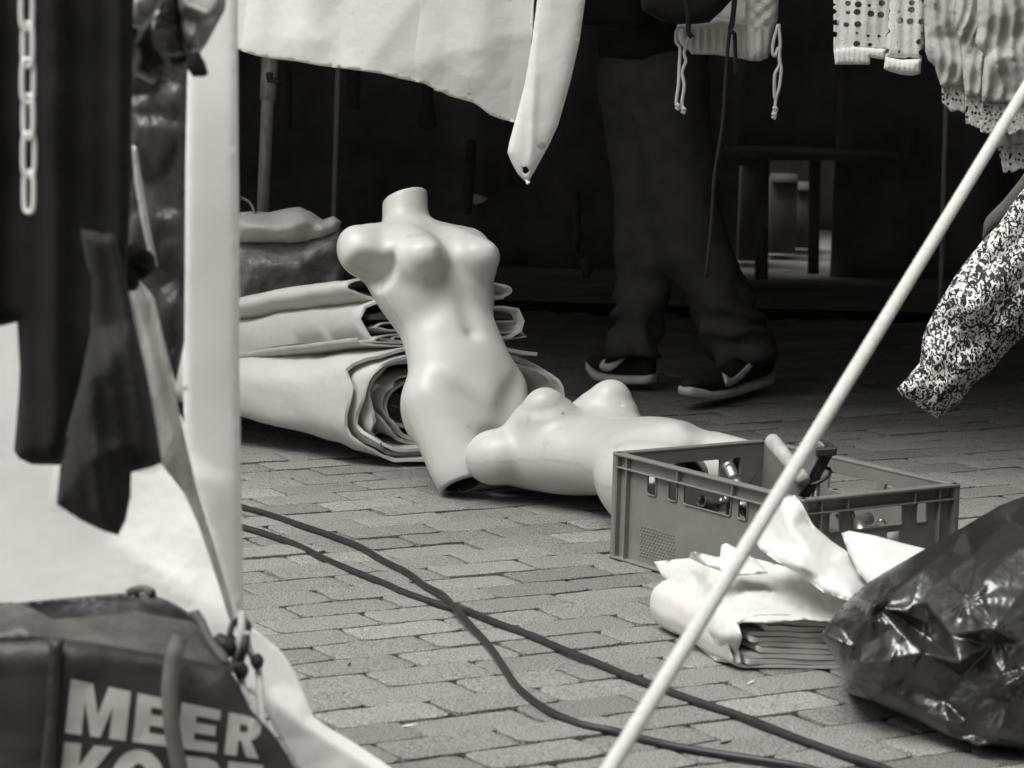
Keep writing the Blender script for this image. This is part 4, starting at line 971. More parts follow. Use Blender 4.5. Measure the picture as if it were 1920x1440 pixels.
obj('black_tip', relief([(352, 100, 3.46), (374, 98, 3.46), (385, 118, 3.46), (391, 138, 3.46), (384, 144, 3.46), (362, 144, 3.46), (350, 128, 3.46)], [], d=5, thick=0.01, bulge=0.02, brad=14, soft=1), M['black'], cp)
obj('dark_fold', relief([(236, 40, 3.47), (262, 42, 3.47), (290, 8, 3.47), (296, -30, 3.47), (332, -30, 3.47), (340, 70, 3.47), (352, 110, 3.47), (330, 150, 3.47), (290, 160, 3.47), (250, 140, 3.47), (236, 90, 3.47)], [(285, 70, 3.43), (310, 110, 3.44)], d=7, thick=0.02, bulge=0.025, brad=24, soft=1, rid=0.012, rs=16, seed=8), M['bin'], cp)
# black garments
gv = lambda amp, per, ph=0.0, lean=0.0: (lambda x, y: amp * np.sin((x + lean * y) / per + ph) + 0.4 * amp * np.sin((x + lean * y) / (per * 0.43) + 1.7 * ph))
tag(obj('black_garment', relief([(-60, -50, 3.42), (252, -50, 3.42), (248, 160, 3.42), (244, 400, 3.42), (238, 520, 3.42), (220, 600, 3.42), (170, 720, 3.42), (140, 840, 3.42), (112, 872, 3.42), (60, 871, 3.42), (36, 860, 3.42), (26, 845, 3.42), (30, 800, 3.42), (35, 740, 3.42), (37, 690, 3.42), (34, 640, 3.42), (32, 604, 3.42), (0, 612, 3.42), (-60, 615, 3.42)],
    [], d=10, thick=0.02, bulge=0.03, brad=45, soft=2, fold=gv(0.010, 24, 0.5), nz=0.008, ns=7, seed=61), M['black']), 'long black garment hanging at the far left behind the white chain', 'garment')
tag(obj('charcoal_garment', relief([(150, 430, 3.30), (215, 440, 3.30), (236, 520, 3.30), (252, 600, 3.3), (275, 700, 3.3), (293, 800, 3.3), (304, 868, 3.3), (285, 876, 3.3), (246, 886, 3.3), (245, 930, 3.3), (236, 975, 3.3), (222, 1004, 3.3), (195, 996, 3.3), (150, 975, 3.3), (106, 945, 3.3), (112, 880, 3.3), (128, 800, 3.3), (150, 720, 3.3), (170, 620, 3.3), (168, 520, 3.3)],
    [(160, 870, 3.27), (250, 830, 3.28), (240, 884, 3.3), (190, 940, 3.29), (200, 700, 3.26)], d=8, thick=0.01, bulge=0.025, brad=40, soft=2, fold=gv(0.008, 17, 0.2, -0.12), nz=0.006, ns=11, rid=0.004, rs=9, seed=63), M['black2']), 'charcoal garment with a pointed hem, hanging in front of the long black one', 'garment')
# plastic chain
ch = empty('chain', P(52, 200, 3.1), 'white plastic chain hanging in front of the black garment', 'chain')
ctr = [(48, -62), (50, 14), (52, 84), (52, 152), (53, 219), (54, 290), (54, 360)]
for i, (x, y) in enumerate(ctr):
    c = P(x, y, 3.1); s_ = 1 / (F_PX / 3.1)
    turn = D(12 if i % 2 else -24); hx = 10.5 * s_; hy = (40 if i < 6 else 38) * s_
    wv_ = np.array([math.cos(turn), math.sin(turn), 0])
    pts = []
    for t in np.linspace(0, 2 * math.pi, 21)[:-1]:
        cc, ss = math.cos(t), math.sin(t); pts.append(c + wv_ * hx * np.sign(cc) * abs(cc) ** 0.5 + np.array([0, 0, 1]) * (hy * ss if abs(ss) < 0.0 else hy * np.sign(ss) * abs(ss) ** 0.7))
    obj('link', tube(pts, 4.6 * s_, 10, closed=True, sub=3), M['chain'], ch)

# ================================================================== SHOPPING BAG, LOWER LEFT
sb = empty('shopping_bag', P(230, 1500, 3.45), 'dark woven shopping bag with big pale block letters at the lower left', 'shopping bag')
YB = 3.42
def bagY(px, py): return YB + 0.02 + 0.00006 * (px - 250) + 0.010 * math.sin(px / 60.0) - 0.012 * math.sin(py / 80.0)
bo = [(-50, 1195), (20, 1196), (90, 1193), (118, 1196), (180, 1205), (260, 1219), (330, 1230), (390, 1243), (430, 1254), (452, 1290), (470, 1330), (520, 1385), (560, 1450), (600, 1560), (590, 1780), (250, 1790), (-50, 1790)]
bv = relief([(x, y, YB) for x, y in bo], [], d=9, thick=0.02, bulge=0.03, brad=60, soft=2, nz=0.010, ns=7, rid=0.004, rs=9, seed=71, back=0.30)
obj('front_panel', bv, M['bagb'], sb)
bmf = [v for v in bv[0][:len(bv[0]) // 2]]
BV = np.array(bmf)
k_ = (BV - CAM) @ _F; BX = 960 + F_PX * ((BV - CAM) @ _CX) / k_; BY = 720 - F_PX * ((BV - CAM) @ _CY) / k_
def on_bag(px, py, lift):
    """surface point of the bag front under a picture point, lifted towards the viewer"""
    q = np.stack([np.atleast_1d(px), np.atleast_1d(py)], 1).astype(float); out = []
    for x, y in q:
        d2 = (BX - x) ** 2 + (BY - y) ** 2; i = np.argpartition(d2, 5)[:5]; wgt = 1 / (d2[i] + 2); out.append((BV[i, 1] * wgt).sum() / wgt.sum())
    return P(q[:, 0], q[:, 1], np.array(out) - lift)
LET = {
 'M': [[(0, 0), (0, 1), (.37, 1), (.5, .42), (.63, 1), (1, 1), (1, 0), (.73, 0), (.73, .62), (.58, 0), (.42, 0), (.27, .62), (.27, 0)]],
 'E': [[(0, 0), (0, 1), (1, 1), (1, .77), (.40, .77), (.40, .62), (.92, .62), (.92, .39), (.40, .39), (.40, .23), (1, .23), (1, 0)]],
 'R': [[(0, 0), (0, 1), (.62, 1), (.84, .95), (.96, .82), (.96, .62), (.84, .48), (.72, .43), (1, 0), (.64, 0), (.44, .38), (.36, .38), (.36, 0)], [(.36, .78), (.36, .59), (.52, .59), (.6, .63), (.6, .74), (.52, .78)]],
 'K': [[(0, 0), (0, 1), (.35, 1), (.35, .62), (.62, 1), (1, 1), (.66, .55), (1, 0), (.6, 0), (.42, .34), (.35, .25), (.35, 0)]],
 'O': [[(.5 + .5 * math.cos(t), .5 + .52 * math.sin(t)) for t in np.linspace(0, 2 * math.pi, 29)[:-1]], [(.5 + .17 * math.cos(t), .5 + .28 * math.sin(t)) for t in np.linspace(0, 2 * math.pi, 21)[:-1]]],
 'P': [[(0, 0), (0, 1), (.62, 1), (.86, .95), (1, .8), (1, .58), (.86, .42), (.62, .36), (.37, .36), (.37, 0)], [(.37, .78), (.37, .57), (.54, .57), (.62, .62), (.62, .73), (.54, .78)]],
 'N': [[(0, 0), (0, 1), (.34, 1), (.67, .45), (.67, 1), (1, 1), (1, 0), (.68, 0), (.33, .56), (.33, 0)]],
}
def letters(row, quad):
    TL, TR, BR, BL = (np.array(q, float) for q in quad); parts = []
    for ch_, u0, u1 in row:
        v, f = fill2d([np.array(l) for l in LET[ch_]], 0.11, 0.1)
        u = u0 + v[:, 0] * (u1 - u0); t = v[:, 1]
        xy = (TL * (1 - u)[:, None] + TR * u[:, None]) * t[:, None] + (BL * (1 - u)[:, None] + BR * u[:, None]) * (1 - t)[:, None]
        fr = on_bag(xy[:, 0], xy[:, 1], 0.0016); bk = on_bag(xy[:, 0], xy[:, 1], 0.0006)
        nr = np.cross(fr[f[:, 1]] - fr[f[:, 0]], fr[f[:, 2]] - fr[f[:, 0]]); fl = (nr * (CAM - fr[f[:, 0]])).sum(1) < 0
        f = f.copy(); f[fl] = f[fl][:, ::-1]; parts.append(shell(fr, bk, f))
    return parts
for prt in letters([('M', 0, .30), ('E', .335, .52), ('E', .555, .75), ('R', .79, .96)], [(133, 1273), (508, 1352), (500, 1425), (122, 1374)]): obj('letter', prt, M['letter'], sb, smooth=False)
for prt in letters([('K', 0, .235), ('O', .245, .50), ('P', .58, .77), ('E', .80, .97)], [(121, 1391), (505, 1436), (498, 1542), (108, 1500)]): obj('letter', prt, M['letter'], sb, smooth=False)
# opening: lining, back rim, handles
obj('lining', relief([(-50, 1150, 3.52), (20, 1128, 3.52), (60, 1140, 3.5), (100, 1162, 3.5), (180, 1155, 3.55), (270, 1150, 3.55), (360, 1165, 3.54), (405, 1200, 3.5), (440, 1262, 3.44), (390, 1250, 3.41), (260, 1226, 3.41), (118, 1202, 3.41), (-50, 1202, 3.41)], [(40, 1170, 3.42), (85, 1195, 3.40), (150, 1185, 3.47)], d=7, thick=0.006, soft=1, nz=0.008, ns=10, rid=0.008, rs=10, seed=73), M['bagl'], sb)
obj('back_panel', relief([(-50, 1130, 3.66), (30, 1130, 3.66), (110, 1122, 3.66), (240, 1111, 3.66), (282, 1113, 3.66), (320, 1128, 3.64), (345, 1142, 3.62), (372, 1162, 3.6), (405, 1215, 3.56), (380, 1260, 3.6), (-50, 1260, 3.64)], [], d=8, thick=0.006, soft=2, nz=0.005, ns=8, seed=74), M['bagb'], sb)
obj('rim_fold', relief([(352, 1148, 3.5), (372, 1142, 3.5), (385, 1162, 3.49), (402, 1200, 3.47), (425, 1225, 3.46), (440, 1260, 3.45), (415, 1245, 3.45), (385, 1205, 3.47), (368, 1170, 3.49)], [], d=6, thick=0.01, bulge=0.008, brad=8, soft=1), M['strap'], sb)
def flat_strap(pts, w, th=0.003):
    p = smooth_path(pts, 6); t = np.gradient(p, axis=0); t /= np.linalg.norm(t, axis=1)[:, None]
    vd = p - CAM; vd /= np.linalg.norm(vd, axis=1)[:, None]; s_ = np.cross(t, vd); s_ /= np.linalg.norm(s_, axis=1)[:, None]; n_ = np.cross(s_, t)
    vs = []
    for i in range(len(p)):
        for a, b in ((-1, -1), (1, -1), (1, 1), (-1, 1)): vs.append(p[i] + s_[i] * a * w / 2 + n_[i] * b * th / 2)
    f = [(i * 4 + k, i * 4 + (k + 1) % 4, (i + 1) * 4 + (k + 1) % 4, (i + 1) * 4 + k) for i in range(len(p) - 1) for k in range(4)]
    f += [(3, 2, 1, 0), tuple(len(vs) - 4 + k for k in range(4))]
    return fix_normals(np.array(vs), f)
obj('handle', flat_strap([P(338, 1195, 3.40), P(330, 1215, 3.372), P(322, 1250, 3.365), P(318, 1300, 3.36), P(322, 1360, 3.36), P(332, 1420, 3.365), P(346, 1480, 3.37)], 0.020), M['strap'], sb)
obj('handle', flat_strap([P(240, 1112, 3.64), P(252, 1106, 3.62), P(270, 1104, 3.61), P(284, 1110, 3.60), P(286, 1120, 3.62)], 0.010), M['strap'], sb)
obj('seam_strip', relief([(92, 1200, 3.385), (120, 1200, 3.385), (112, 1300, 3.385), (105, 1420, 3.385), (98, 1500, 3.385), (70, 1500, 3.385), (85, 1350, 3.385)], [], d=8, thick=0.004, bulge=0.003, brad=10, soft=1, nz=0.006, ns=7, seed=71), M['bagb'], sb)

# guy line with its tensioner at the bottom of the hem strip
gl = empty('guy_line', P(455, 1300, 3.5), 'pale guy line with black tensioner hooked to the lower end of the white hem strip', 'guy line')
obj('loop', tube([P(447, 1163, 3.62), P(436, 1172, 3.6), P(432, 1190, 3.59), P(440, 1200, 3.59), P(458, 1192, 3.59), P(466, 1175, 3.6), P(458, 1163, 3.62)], 0.0045, 8), M['iron'], gl)
obj('cord', tube([P(454, 1150, 3.6), P(452, 1185, 3.57), P(446, 1220, 3.56), P(440, 1245, 3.56), P(452, 1275, 3.55), P(464, 1340, 3.5), P(478, 1400, 3.46), P(490, 1460, 3.42), P(502, 1540, 3.37)], 0.0052, 8), M['twine'], gl)
obj('cord', tube([P(462, 1185, 3.57), P(466, 1215, 3.56), P(478, 1240, 3.56), P(485, 1262, 3.56), P(490, 1330, 3.5), P(496, 1400, 3.46), P(505, 1470, 3.42), P(516, 1550, 3.37)], 0.0048, 8), M['twine'], gl)
obj('tensioner', join([tube([P(478, 1228, 3.55), P(482, 1240, 3.55), P(484, 1252, 3.55)], [0.006, 0.0095, 0.006], 10), tube([P(444, 1245, 3.54), P(452, 1258, 3.54), P(452, 1272, 3.54)], [0.008, 0.0105, 0.006], 10), tube([P(462, 1192, 3.56), P(458, 1215, 3.55), P(450, 1240, 3.55)], [0.0045, 0.0055, 0.0055], 8)]), M['iron'], gl)
obj('hook', tube([P(405, 1192, 3.56), P(415, 1204, 3.56), P(428, 1215, 3.56), P(440, 1215, 3.57)], [0.006, 0.012, 0.014, 0.006], 10), M['iron'], gl)

# ================================================================== STALL POLES AND SACK
def pole(pa, pb, r, lab, collar=None, ext=1.2):
    a, b = np.array(pa), np.array(pb); d_ = (a - b) / np.linalg.norm(a - b)
    t_ = b[2] / d_[2]; foot = b - d_ * t_; topp = a + d_ * ext
    e = empty('stall_pole', foot, lab, 'pole', 'upright poles of the stall')
    obj('tube', tube([foot, topp], r, 16, sub=1), M['pole'], e)
    if collar is not None:
        c0, c1 = collar; obj('collar', tube([c0, c1], r * 1.28, 16, sub=1), M['pole'], e)
        k = c0 * 0.45 + c1 * 0.55
        obj('wing_bolt', join([tube([k + np.array([0.0, -r * 1.1, 0]), k + np.array([0.022, -r * 1.5, 0.0])], 0.006, 8, sub=1), tube([k + np.array([0.02, -r * 1.5, -0.004]), k + np.array([0.034, -r * 1.5, 0.0])], [0.008, 0.003], 8, sub=1), box(k + np.array([0.004, -r * 1.25, 0.012]), 0.018, 0.01, 0.02, bev=0.003)]), M['iron'], e)
    return e
Yp = 7.75
pole(P(505, 110, Yp), P(487, 540, Yp), 0.0172, 'thick grey metal pole with collar and wing bolt, beside the pale sack', (P(506, 105, Yp), P(502, 187, Yp)))
pole(P(634, 130, 8.6), P(626, 400, 8.6), 0.0085, 'thin dark metal pole behind the leaning mannequin')
pole(P(1774, 205, 8.3), P(1766, 480, 8.3), 0.0082, 'thin dark metal pole under the lace skirts')
sk = empty('sack', P(540, 560, 7.45), 'dull plastic sack with pale contents standing behind the rolled tarpaulins', 'sack')
Ys = 7.4
obj('body', relief([(420, 448, Ys), (500, 445, Ys), (575, 446, Ys), (640, 425, Ys), (650, 470, Ys), (640, 560, Ys), (620, 640, Ys), (420, 660, Ys)], [(470, 500, Ys - .05), (560, 500, Ys - .06), (600, 470, Ys - .02), (585, 540, Ys + .02)], d=8, thick=0.05, bulge=0.06, brad=40, soft=1, nz=0.01, ns=10, rid=0.014, rs=10, seed=81, back=0.25), M['pvcg'], sk)
obj('contents', relief([(420, 402, Ys), (470, 396, Ys), (505, 398, Ys), (540, 390, Ys), (562, 388, Ys), (585, 398, Ys), (605, 412, Ys), (625, 405, Ys), (640, 415, Ys), (634, 436, Ys), (600, 452, Ys), (560, 462, Ys), (500, 460, Ys), (420, 458, Ys)], [(560, 420, Ys - .06), (520, 430, Ys - .08), (470, 425, Ys - .07), (600, 430, Ys - .04), (590, 420, Ys - .02)], d=7, thick=0.04, bulge=0.05, brad=24, soft=1, nz=0.006, ns=14, rid=0.006, rs=14, seed=83, back=0.15), M['tarp'], sk)
obj('handle', tube([P(452, 370, Ys), P(470, 382, Ys - .02), P(480, 410, Ys - .04), P(484, 440, Ys - .06)], 0.004, 8), M['pvcg'], sk)

# ================================================================== PERSON
Yf = gy(1360, 762, 0.01)
toeR, heelR = G(1282, 764, 0.012), G(1442, 724, 0.012)
toeL, heelL = G(1102, 716, 0.012), G(1226, 728, 0.012)
per = empty('person', 0.5 * (toeR + heelR + toeL + heelL) / 2 + np.array([0, 0, 0]) , 'person in dark trousers and black sneakers walking inside the dim stall', 'person')
ankR = heelR + (toeR - heelR) * 0.27 + UZ * 0.09; ankL = heelL + (toeL - heelL) * 0.3 + UZ * 0.10
Yh = (ankR[1] + ankL[1]) / 2
hipR = P(1252, 150, Yh + 0.02); hipL = P(1195, 150, Yh + 0.16); kneeR = P(1288, 430, Yh - 0.02); kneeL = P(1215, 440, Yh + 0.06)
cen = (hipR + hipL) / 2
ftop = cen + np.array([-0.02, 0, 0.0])
def sd_person(p):
    q = p; d = s_cone(q, hipR, kneeR, 0.075, 0.055); d = smin(d, s_cone(q, kneeR, ankR, 0.055, 0.035), 0.03)
    l = s_cone(q, hipL, kneeL, 0.075, 0.055); l = smin(l, s_cone(q, kneeL, ankL, 0.055, 0.035), 0.03); d = smin(d, l, 0.04)
    t1 = cen + UZ * 0.10; t2 = cen + UZ * 0.50
    d = smin(d, s_cone(q, cen, t1, 0.13, 0.125), 0.06); d = smin(d, s_cone(q, t1, t2 - UZ * 0.08, 0.12, 0.15), 0.08)
    shl = np.array([0.05, 0.17, 0]); s0, s1 = t2 - shl, t2 + shl
    d = smin(d, s_cone(q, s0, s1, 0.065, 0.065), 0.06)
    for s_ in (s0, s1):
        e_ = s_ + np.array([-0.03, 0.05 * np.sign((s_ - t2)[1]), -0.28]); h_ = e_ + np.array([-0.16, 0, -0.10 + 0.12])
        d = smin(d, s_cone(q, s_, e_, 0.055, 0.042), 0.04); d = smin(d, s_cone(q, e_, h_, 0.042, 0.03), 0.02)
        d = smin(d, s_ell(q, h_ + np.array([-0.06, 0, 0.02]), (0.06, 0.035, 0.02)), 0.02)
    d = smin(d, s_cone(q, t2, t2 + UZ * 0.13, 0.06, 0.052), 0.04); hc = t2 + np.array([-0.02, 0, 0.21])
    d = smin(d, s_ell(q, hc, (0.095, 0.076, 0.115)), 0.03); d = smin(d, s_ell(q, hc + np.array([-0.097, 0, -0.015]), (0.02, 0.014, 0.022)), 0.015)
    return d
lo_b = np.minimum(np.minimum(ankR, ankL), cen) - np.array([0.3, 0.35, 0.06]); hi_b = np.maximum(np.maximum(ankR, ankL), cen + UZ * 0.9) + 0.3
pv, pf = surface_net(sd_person, lo_b, hi_b, 0.018)
obj('body', (pv, pf), M['skin'], per)
def sd_trousers(p):
    wr = 0.011 * np.sin(p[..., 2] * 38 + 9 * noise(p, 7, 3)) * np.clip((0.55 - p[..., 2]) * 3, 0.15, 1) + 0.008 * noise(p, 13, 5)
    r = s_cone(p, hipR, kneeR, 0.112, 0.098); r = smin(r, s_cone(p, kneeR, ankR + np.array([0.0, 0, 0.0]), 0.098, 0.088), 0.05)
    l = s_cone(p, hipL, kneeL, 0.110, 0.082); l = smin(l, s_cone(p, kneeL, ankL, 0.082, 0.078), 0.05)
    r = smax(r, (ankR[2] + 0.0 + 0.10 * (ankR[0] + 0.0 - p[..., 0]) * -3.0 - 0.02) - p[..., 2], 0.01)
    l = smax(l, (ankL[2] - 0.01) - p[..., 2] + 0.35 * (p[..., 0] - ankL[0]) * 0, 0.01)
    d = smin(r, l, 0.05); d = smin(d, s_cone(p, cen, cen + UZ * 0.1, 0.15, 0.14), 0.06); d = smax(d, p[..., 2] - cen[2] - 0.12, 0.01)
    return d + wr
tv, tf = surface_net(sd_trousers, np.minimum(np.minimum(ankR, ankL), cen) - 0.25, np.maximum(np.maximum(ankR, ankL), cen) + np.array([.3, .3, .2]), 0.013)
obj('trousers', (tv, tf), M['trouser'], per)
jk = cen + UZ * 0.06
def sd_jacket(p):
    t2 = cen + UZ * 0.48; d = s_cone(p, jk + UZ * 0.02, t2 - UZ * 0.06, 0.16, 0.175); shl = np.array([0.05, 0.17, 0])
    d = smin(d, s_cone(p, t2 - shl, t2 + shl, 0.085, 0.085), 0.06)
    for sg in (-1, 1):
        s_ = t2 + sg * shl; e_ = s_ + np.array([-0.03, 0.05 * sg, -0.28]); d = smin(d, s_cone(p, s_, e_, 0.075, 0.062), 0.04); d = smin(d, s_cone(p, e_, e_ + np.array([-0.13, 0, 0.01]), 0.06, 0.05), 0.02)
    d = smax(d, jk[2] - p[..., 2], 0.01); d = smax(d, p[..., 2] - t2[2] - 0.06, 0.01)
    return d + 0.006 * noise(p, 11, 7)
jv, jf = surface_net(sd_jacket, cen - np.array([0.4, 0.45, 0.05]), cen + np.array([0.4, 0.45, 0.65]), 0.02)
obj('jacket', (jv, jf), M['black2'], per)
hv, hf = surface_net(lambda p: smax(s_ell(p, cen + np.array([-0.01, 0, 0.735]), (0.105, 0.09, 0.11)), -(p - (cen + np.array([-0.06, 0, 0.71]))) @ np.array([0.8, 0, 0.6]), 0.01), cen + np.array([-0.2, -0.2, 0.55]), cen + np.array([0.2, 0.2, 0.95]), 0.014)
obj('hair', (hv, hf), M['hair'], per)
def shoe(heel, toe, side):
    d_ = toe - heel; d_[2] = 0; L = np.linalg.norm(d_); d_ /= L; s_ = np.cross(UZ, d_) * side    # s_: side that faces the camera
    W_ = lambda t: 0.5 * np.interp(t, [0, .06, .2, .45, .7, .88, 1], [.030, .060, .070, .072, .094, .080, .03])
    zt = lambda t: np.interp(t, [0, .1, .5, .8, 1], [.016, .010, .004, .010, .034])           # toe spring
    up_ring, so_ring = [], []
    N = 26; K = 20
    H = lambda t: np.interp(t, [0, .05, .2, .34, .5, .65, .8, .92, 1], [.070, .088, .092, .09, .072, .056, .048, .038, .012])
    uv_, sv_ = [], []
    for i in range(N + 1):
        t = i / N; c = heel + d_ * L * t; wd_ = W_(t)
        for k in range(K):
            a = 2 * math.pi * k / K; x = math.cos(a); z_ = math.sin(a)
            ww = wd_ * (1 - 0.28 * max(0, z_)) ; hh = H(t)
            uv_.append(c + s_ * ww * np.sign(x) * abs(x) ** 0.8 + UZ * (zt(t) + 0.022 + (hh * (z_ * 0.5 + 0.5) ** 0.85)))
            sv_.append(c + s_ * (wd_ + 0.004) * np.sign(x) * abs(x) ** 0.45 + UZ * (zt(t) + 0.014 + 0.013 * np.sign(z_) * abs(z_) ** 0.5))
    f = [(i * K + k, (i + 1) * K + k, (i + 1) * K + (k + 1) % K, i * K + (k + 1) % K) for i in range(N) for k in range(K)] + [tuple(range(K)), tuple(N * K + k for k in range(K))[::-1]]
    sh = obj('sneaker', fix_normals(np.array(uv_), f), M['sneaker'], per); obj('sole', fix_normals(np.array(sv_), f), M['sole'], sh)
    # tick mark on the side that faces the camera
    tk = [(.20, .088), (.36, .060), (.48, .036), (.57, .022), (.64, .016), (.70, .02), (.72, .032), (.70, .046), (.67, .055), (.665, .045), (.64, .040), (.59, .042), (.5, .052), (.36, .071)]
    v, f2 = fill2d([np.array(tk) * np.array([1, 1.0])], 0.012, 0.1)
    def srf(t, z_, lift):
        zz = np.clip((z_ - 0.004) / H(t), 0, 1); sn = 2 * zz ** (1 / .85) - 1; cs_ = np.sqrt(np.clip(1 - sn ** 2, 0.05, 1)) ** 0.8
        ww = W_(t) * (1 - 0.28 * np.maximum(0, sn)) * cs_ + lift
        return heel + d_ * L * np.asarray(t)[:, None] + s_ * ww[:, None] + UZ * (zt(t) + 0.018 + z_)[:, None]
    fr = srf(v[:, 0], v[:, 1], 0.0065); bk = srf(v[:, 0], v[:, 1], 0.0015)
    obj('emblem', fix_normals(*shell(fr, bk, f2)), M['sole'], sh)
    lb = heel + d_ * L * 0.16 + s_ * 0.034 + UZ * 0.105
    obj('heel_label', box(lb, 0.02, 0.003, 0.006, d_, s_, UZ), M['sole'], sh)
shoe(heelR.copy(), toeR.copy(), 1 if np.cross(UZ, (toeR - heelR))[1] < 0 else -1)
shoe(heelL.copy(), toeL.copy(), 1 if np.cross(UZ, (toeL - heelL))[1] < 0 else -1)

# ================================================================== HANGING CLOTHES, TOP RIGHT
cs = empty('cream_sweater', P(1365, 60, 7.02), 'cream knitted sweater with ribbed hem and dangling cords, hanging above the walking person', 'sweater')
Yc = 7.02
ribf = lambda x, y: 0.0035 * np.sin(x / 2.35) * np.clip((y - 50) / 8, 0, 1) + 0.012 * np.sin(x / 40.0)
obj('ribbed_hem', relief([(1270, 46, Yc), (1300, 44, Yc), (1345, 32, Yc), (1400, 44, Yc), (1428, 52, Yc), (1450, 55, Yc), (1448, 80, Yc), (1442, 102, Yc), (1430, 113, Yc), (1408, 114, Yc), (1380, 108, Yc), (1340, 103, Yc), (1296, 102, Yc), (1292, 95, Yc), (1283, 92, Yc), (1268, 70, Yc)], [], d=3.2, thick=0.01, bulge=0.03, brad=25, soft=2, fold=ribf, back=0.12), M['wool'], cs)
obj('front', relief([(1290, -60, Yc + .03), (1420, -60, Yc + .03), (1428, 55, Yc + .03), (1345, 50, Yc + .03), (1300, 50, Yc + .03)], [], d=7, thick=0.01, bulge=0.02, brad=25, soft=1, nz=0.004, ns=20, back=0.1), M['wool'], cs)
obj('sleeve', relief([(1398, -60, Yc - .05), (1461, -60, Yc - .05), (1460, 0, Yc - .05), (1458, 40, Yc - .05), (1450, 58, Yc - .05), (1447, 80, Yc - .05), (1440, 108, Yc - .05), (1424, 115, Yc - .05), (1406, 114, Yc - .05), (1400, 90, Yc - .05), (1397, 55, Yc - .05), (1398, 0, Yc - .05)], [], d=3.2, thick=0.02, bulge=0.03, brad=26, soft=2, back=0.05,
    fold=lambda x, y: 0.003 * np.sin(x / 2.5) * (y > 56) + 0.004 * np.sin(y / 4.5) * np.sin(x / 5) * (y < 56)), M['wool'], cs)
yq = Yc - 0.08
obj('cord', tube([P(1279, 50, yq), P(1269, 58, yq), P(1268, 78, yq), P(1275, 90, yq), P(1274, 120, yq), P(1272, 160, yq), P(1268, 190, yq), P(1272, 198, yq)], 0.0042, 8), M['twine'], cs)
obj('cord', tube([P(1292, 48, yq), P(1291, 70, yq), P(1283, 98, yq), P(1286, 115, yq), P(1279, 135, yq), P(1283, 160, yq), P(1279, 190, yq), P(1281, 206, yq)], 0.0042, 8), M['twine'], cs)
obj('cord', tube([P(1460, 45, yq), P(1463, 80, yq), P(1461, 110, yq), P(1465, 130, yq), P(1461, 165, yq), P(1455, 185, yq), P(1453, 210, yq)], 0.0042, 8), M['twine'], cs)
obj('cord', tube([P(1459, 46, yq), P(1450, 80, yq), P(1449, 100, yq), P(1454, 104, yq), P(1460, 90, yq), P(1462, 120, yq), P(1453, 140, yq), P(1452, 170, yq), P(1453, 185, yq)], 0.0042, 8), M['twine'], cs)
for x, y in ((1270, 199), (1281, 206), (1453, 205), (1451, 216)):
    obj('knot', tube([P(x - 3, y - 3, yq), P(x + 2, y - 2, yq - .004), P(x + 3, y + 2, yq), P(x - 2, y + 3, yq), P(x + 4, y + 6, yq)], 0.0045, 7), M['twine'], cs)
tag(obj('black_jacket', relief([(1190, -60, Yc - .12), (1385, -60, Yc - .12), (1372, 0, Yc - .12), (1352, 22, Yc - .12), (1330, 42, Yc - .12), (1300, 46, Yc - .12), (1265, 44, Yc - .12), (1240, 40, Yc - .12), (1205, 20, Yc - .12)], [], d=8, thick=0.02, bulge=0.03, brad=30, soft=2, nz=0.006, ns=9, seed=91, back=0.03), M['black']), 'black garment with a curved hem hanging in front of the cream sweater', 'garment')
yd = Yc - 0.20
tag(obj('dark_cord', tube([P(1378, -60, yd), P(1376, 0, yd), P(1372, 40, yd), P(1368, 56, yd), P(1376, 62, yd - .01), P(1378, 72, yd), P(1379, 110, yd), P(1381, 140, yd)], 0.005, 8), M['black']), 'black cord with a knot, in front of the cream sweater hem', 'cord')
tag(obj('dark_cord', tube([P(1384, -60, yd), P(1379, 0, yd), P(1374, 45, yd), P(1368, 60, yd), P(1364, 100, yd), P(1360, 160, yd), P(1354, 240, yd), P(1340, 330, yd), P(1334, 420, yd), P(1324, 520, yd)], 0.0045, 8), M['black2']), 'long thin dark cord hanging down in front of the walking person', 'cord')
tag(obj('dark_cord', tube([P(1285, -60, yd), P(1288, 0, yd), P(1291, 30, yd), P(1291, 60, yd), P(1298, 70, yd)], 0.006, 8), M['black']), 'short dark cord at the left end of the cream sweater hem', 'cord')

# crochet top
crm = alpha_holes(mat('openwork_knit', 0.72, 0.95, 0.1, var=0.05, vscale=50, bump=0.5, bscale=220, bdist=0.004, sheen=0.2), 'F1', 38, 0.32, (1.0, 0.05, 1.15), 0.4)
knit = mat('white_rib_knit', 0.74, 0.95, 0.1, bump=0.5, bscale=240, bdist=0.004, sheen=0.2)
Yk = 6.7
cro = empty('crochet_top', P(1650, 60, Yk), 'white openwork crochet top with ribbed cuffs, hanging beside the lace skirts', 'top')
wvf = lambda x, y: 0.010 * np.sin(x / 24.0) + 0.002 * np.sin(x / 3.2)
obj('back', relief([(1568, -60, Yk + .014), (1738, -60, Yk + .014), (1732, 90, Yk + .014), (1660, 100, Yk + .014), (1570, 105, Yk + .014)], [], d=6, thick=0.003, soft=1, nz=0.004, ns=30, back=0.0), M['wool'], cro)
obj('front', relief([(1562, -60, Yk), (1742, -60, Yk), (1738, 60, Yk), (1662, 92, Yk), (1630, 90, Yk), (1600, 90, Yk), (1563, 100, Yk), (1563, 40, Yk)], [], d=4.5, thick=0.004, soft=1, fold=wvf, back=0.0), crm, cro)
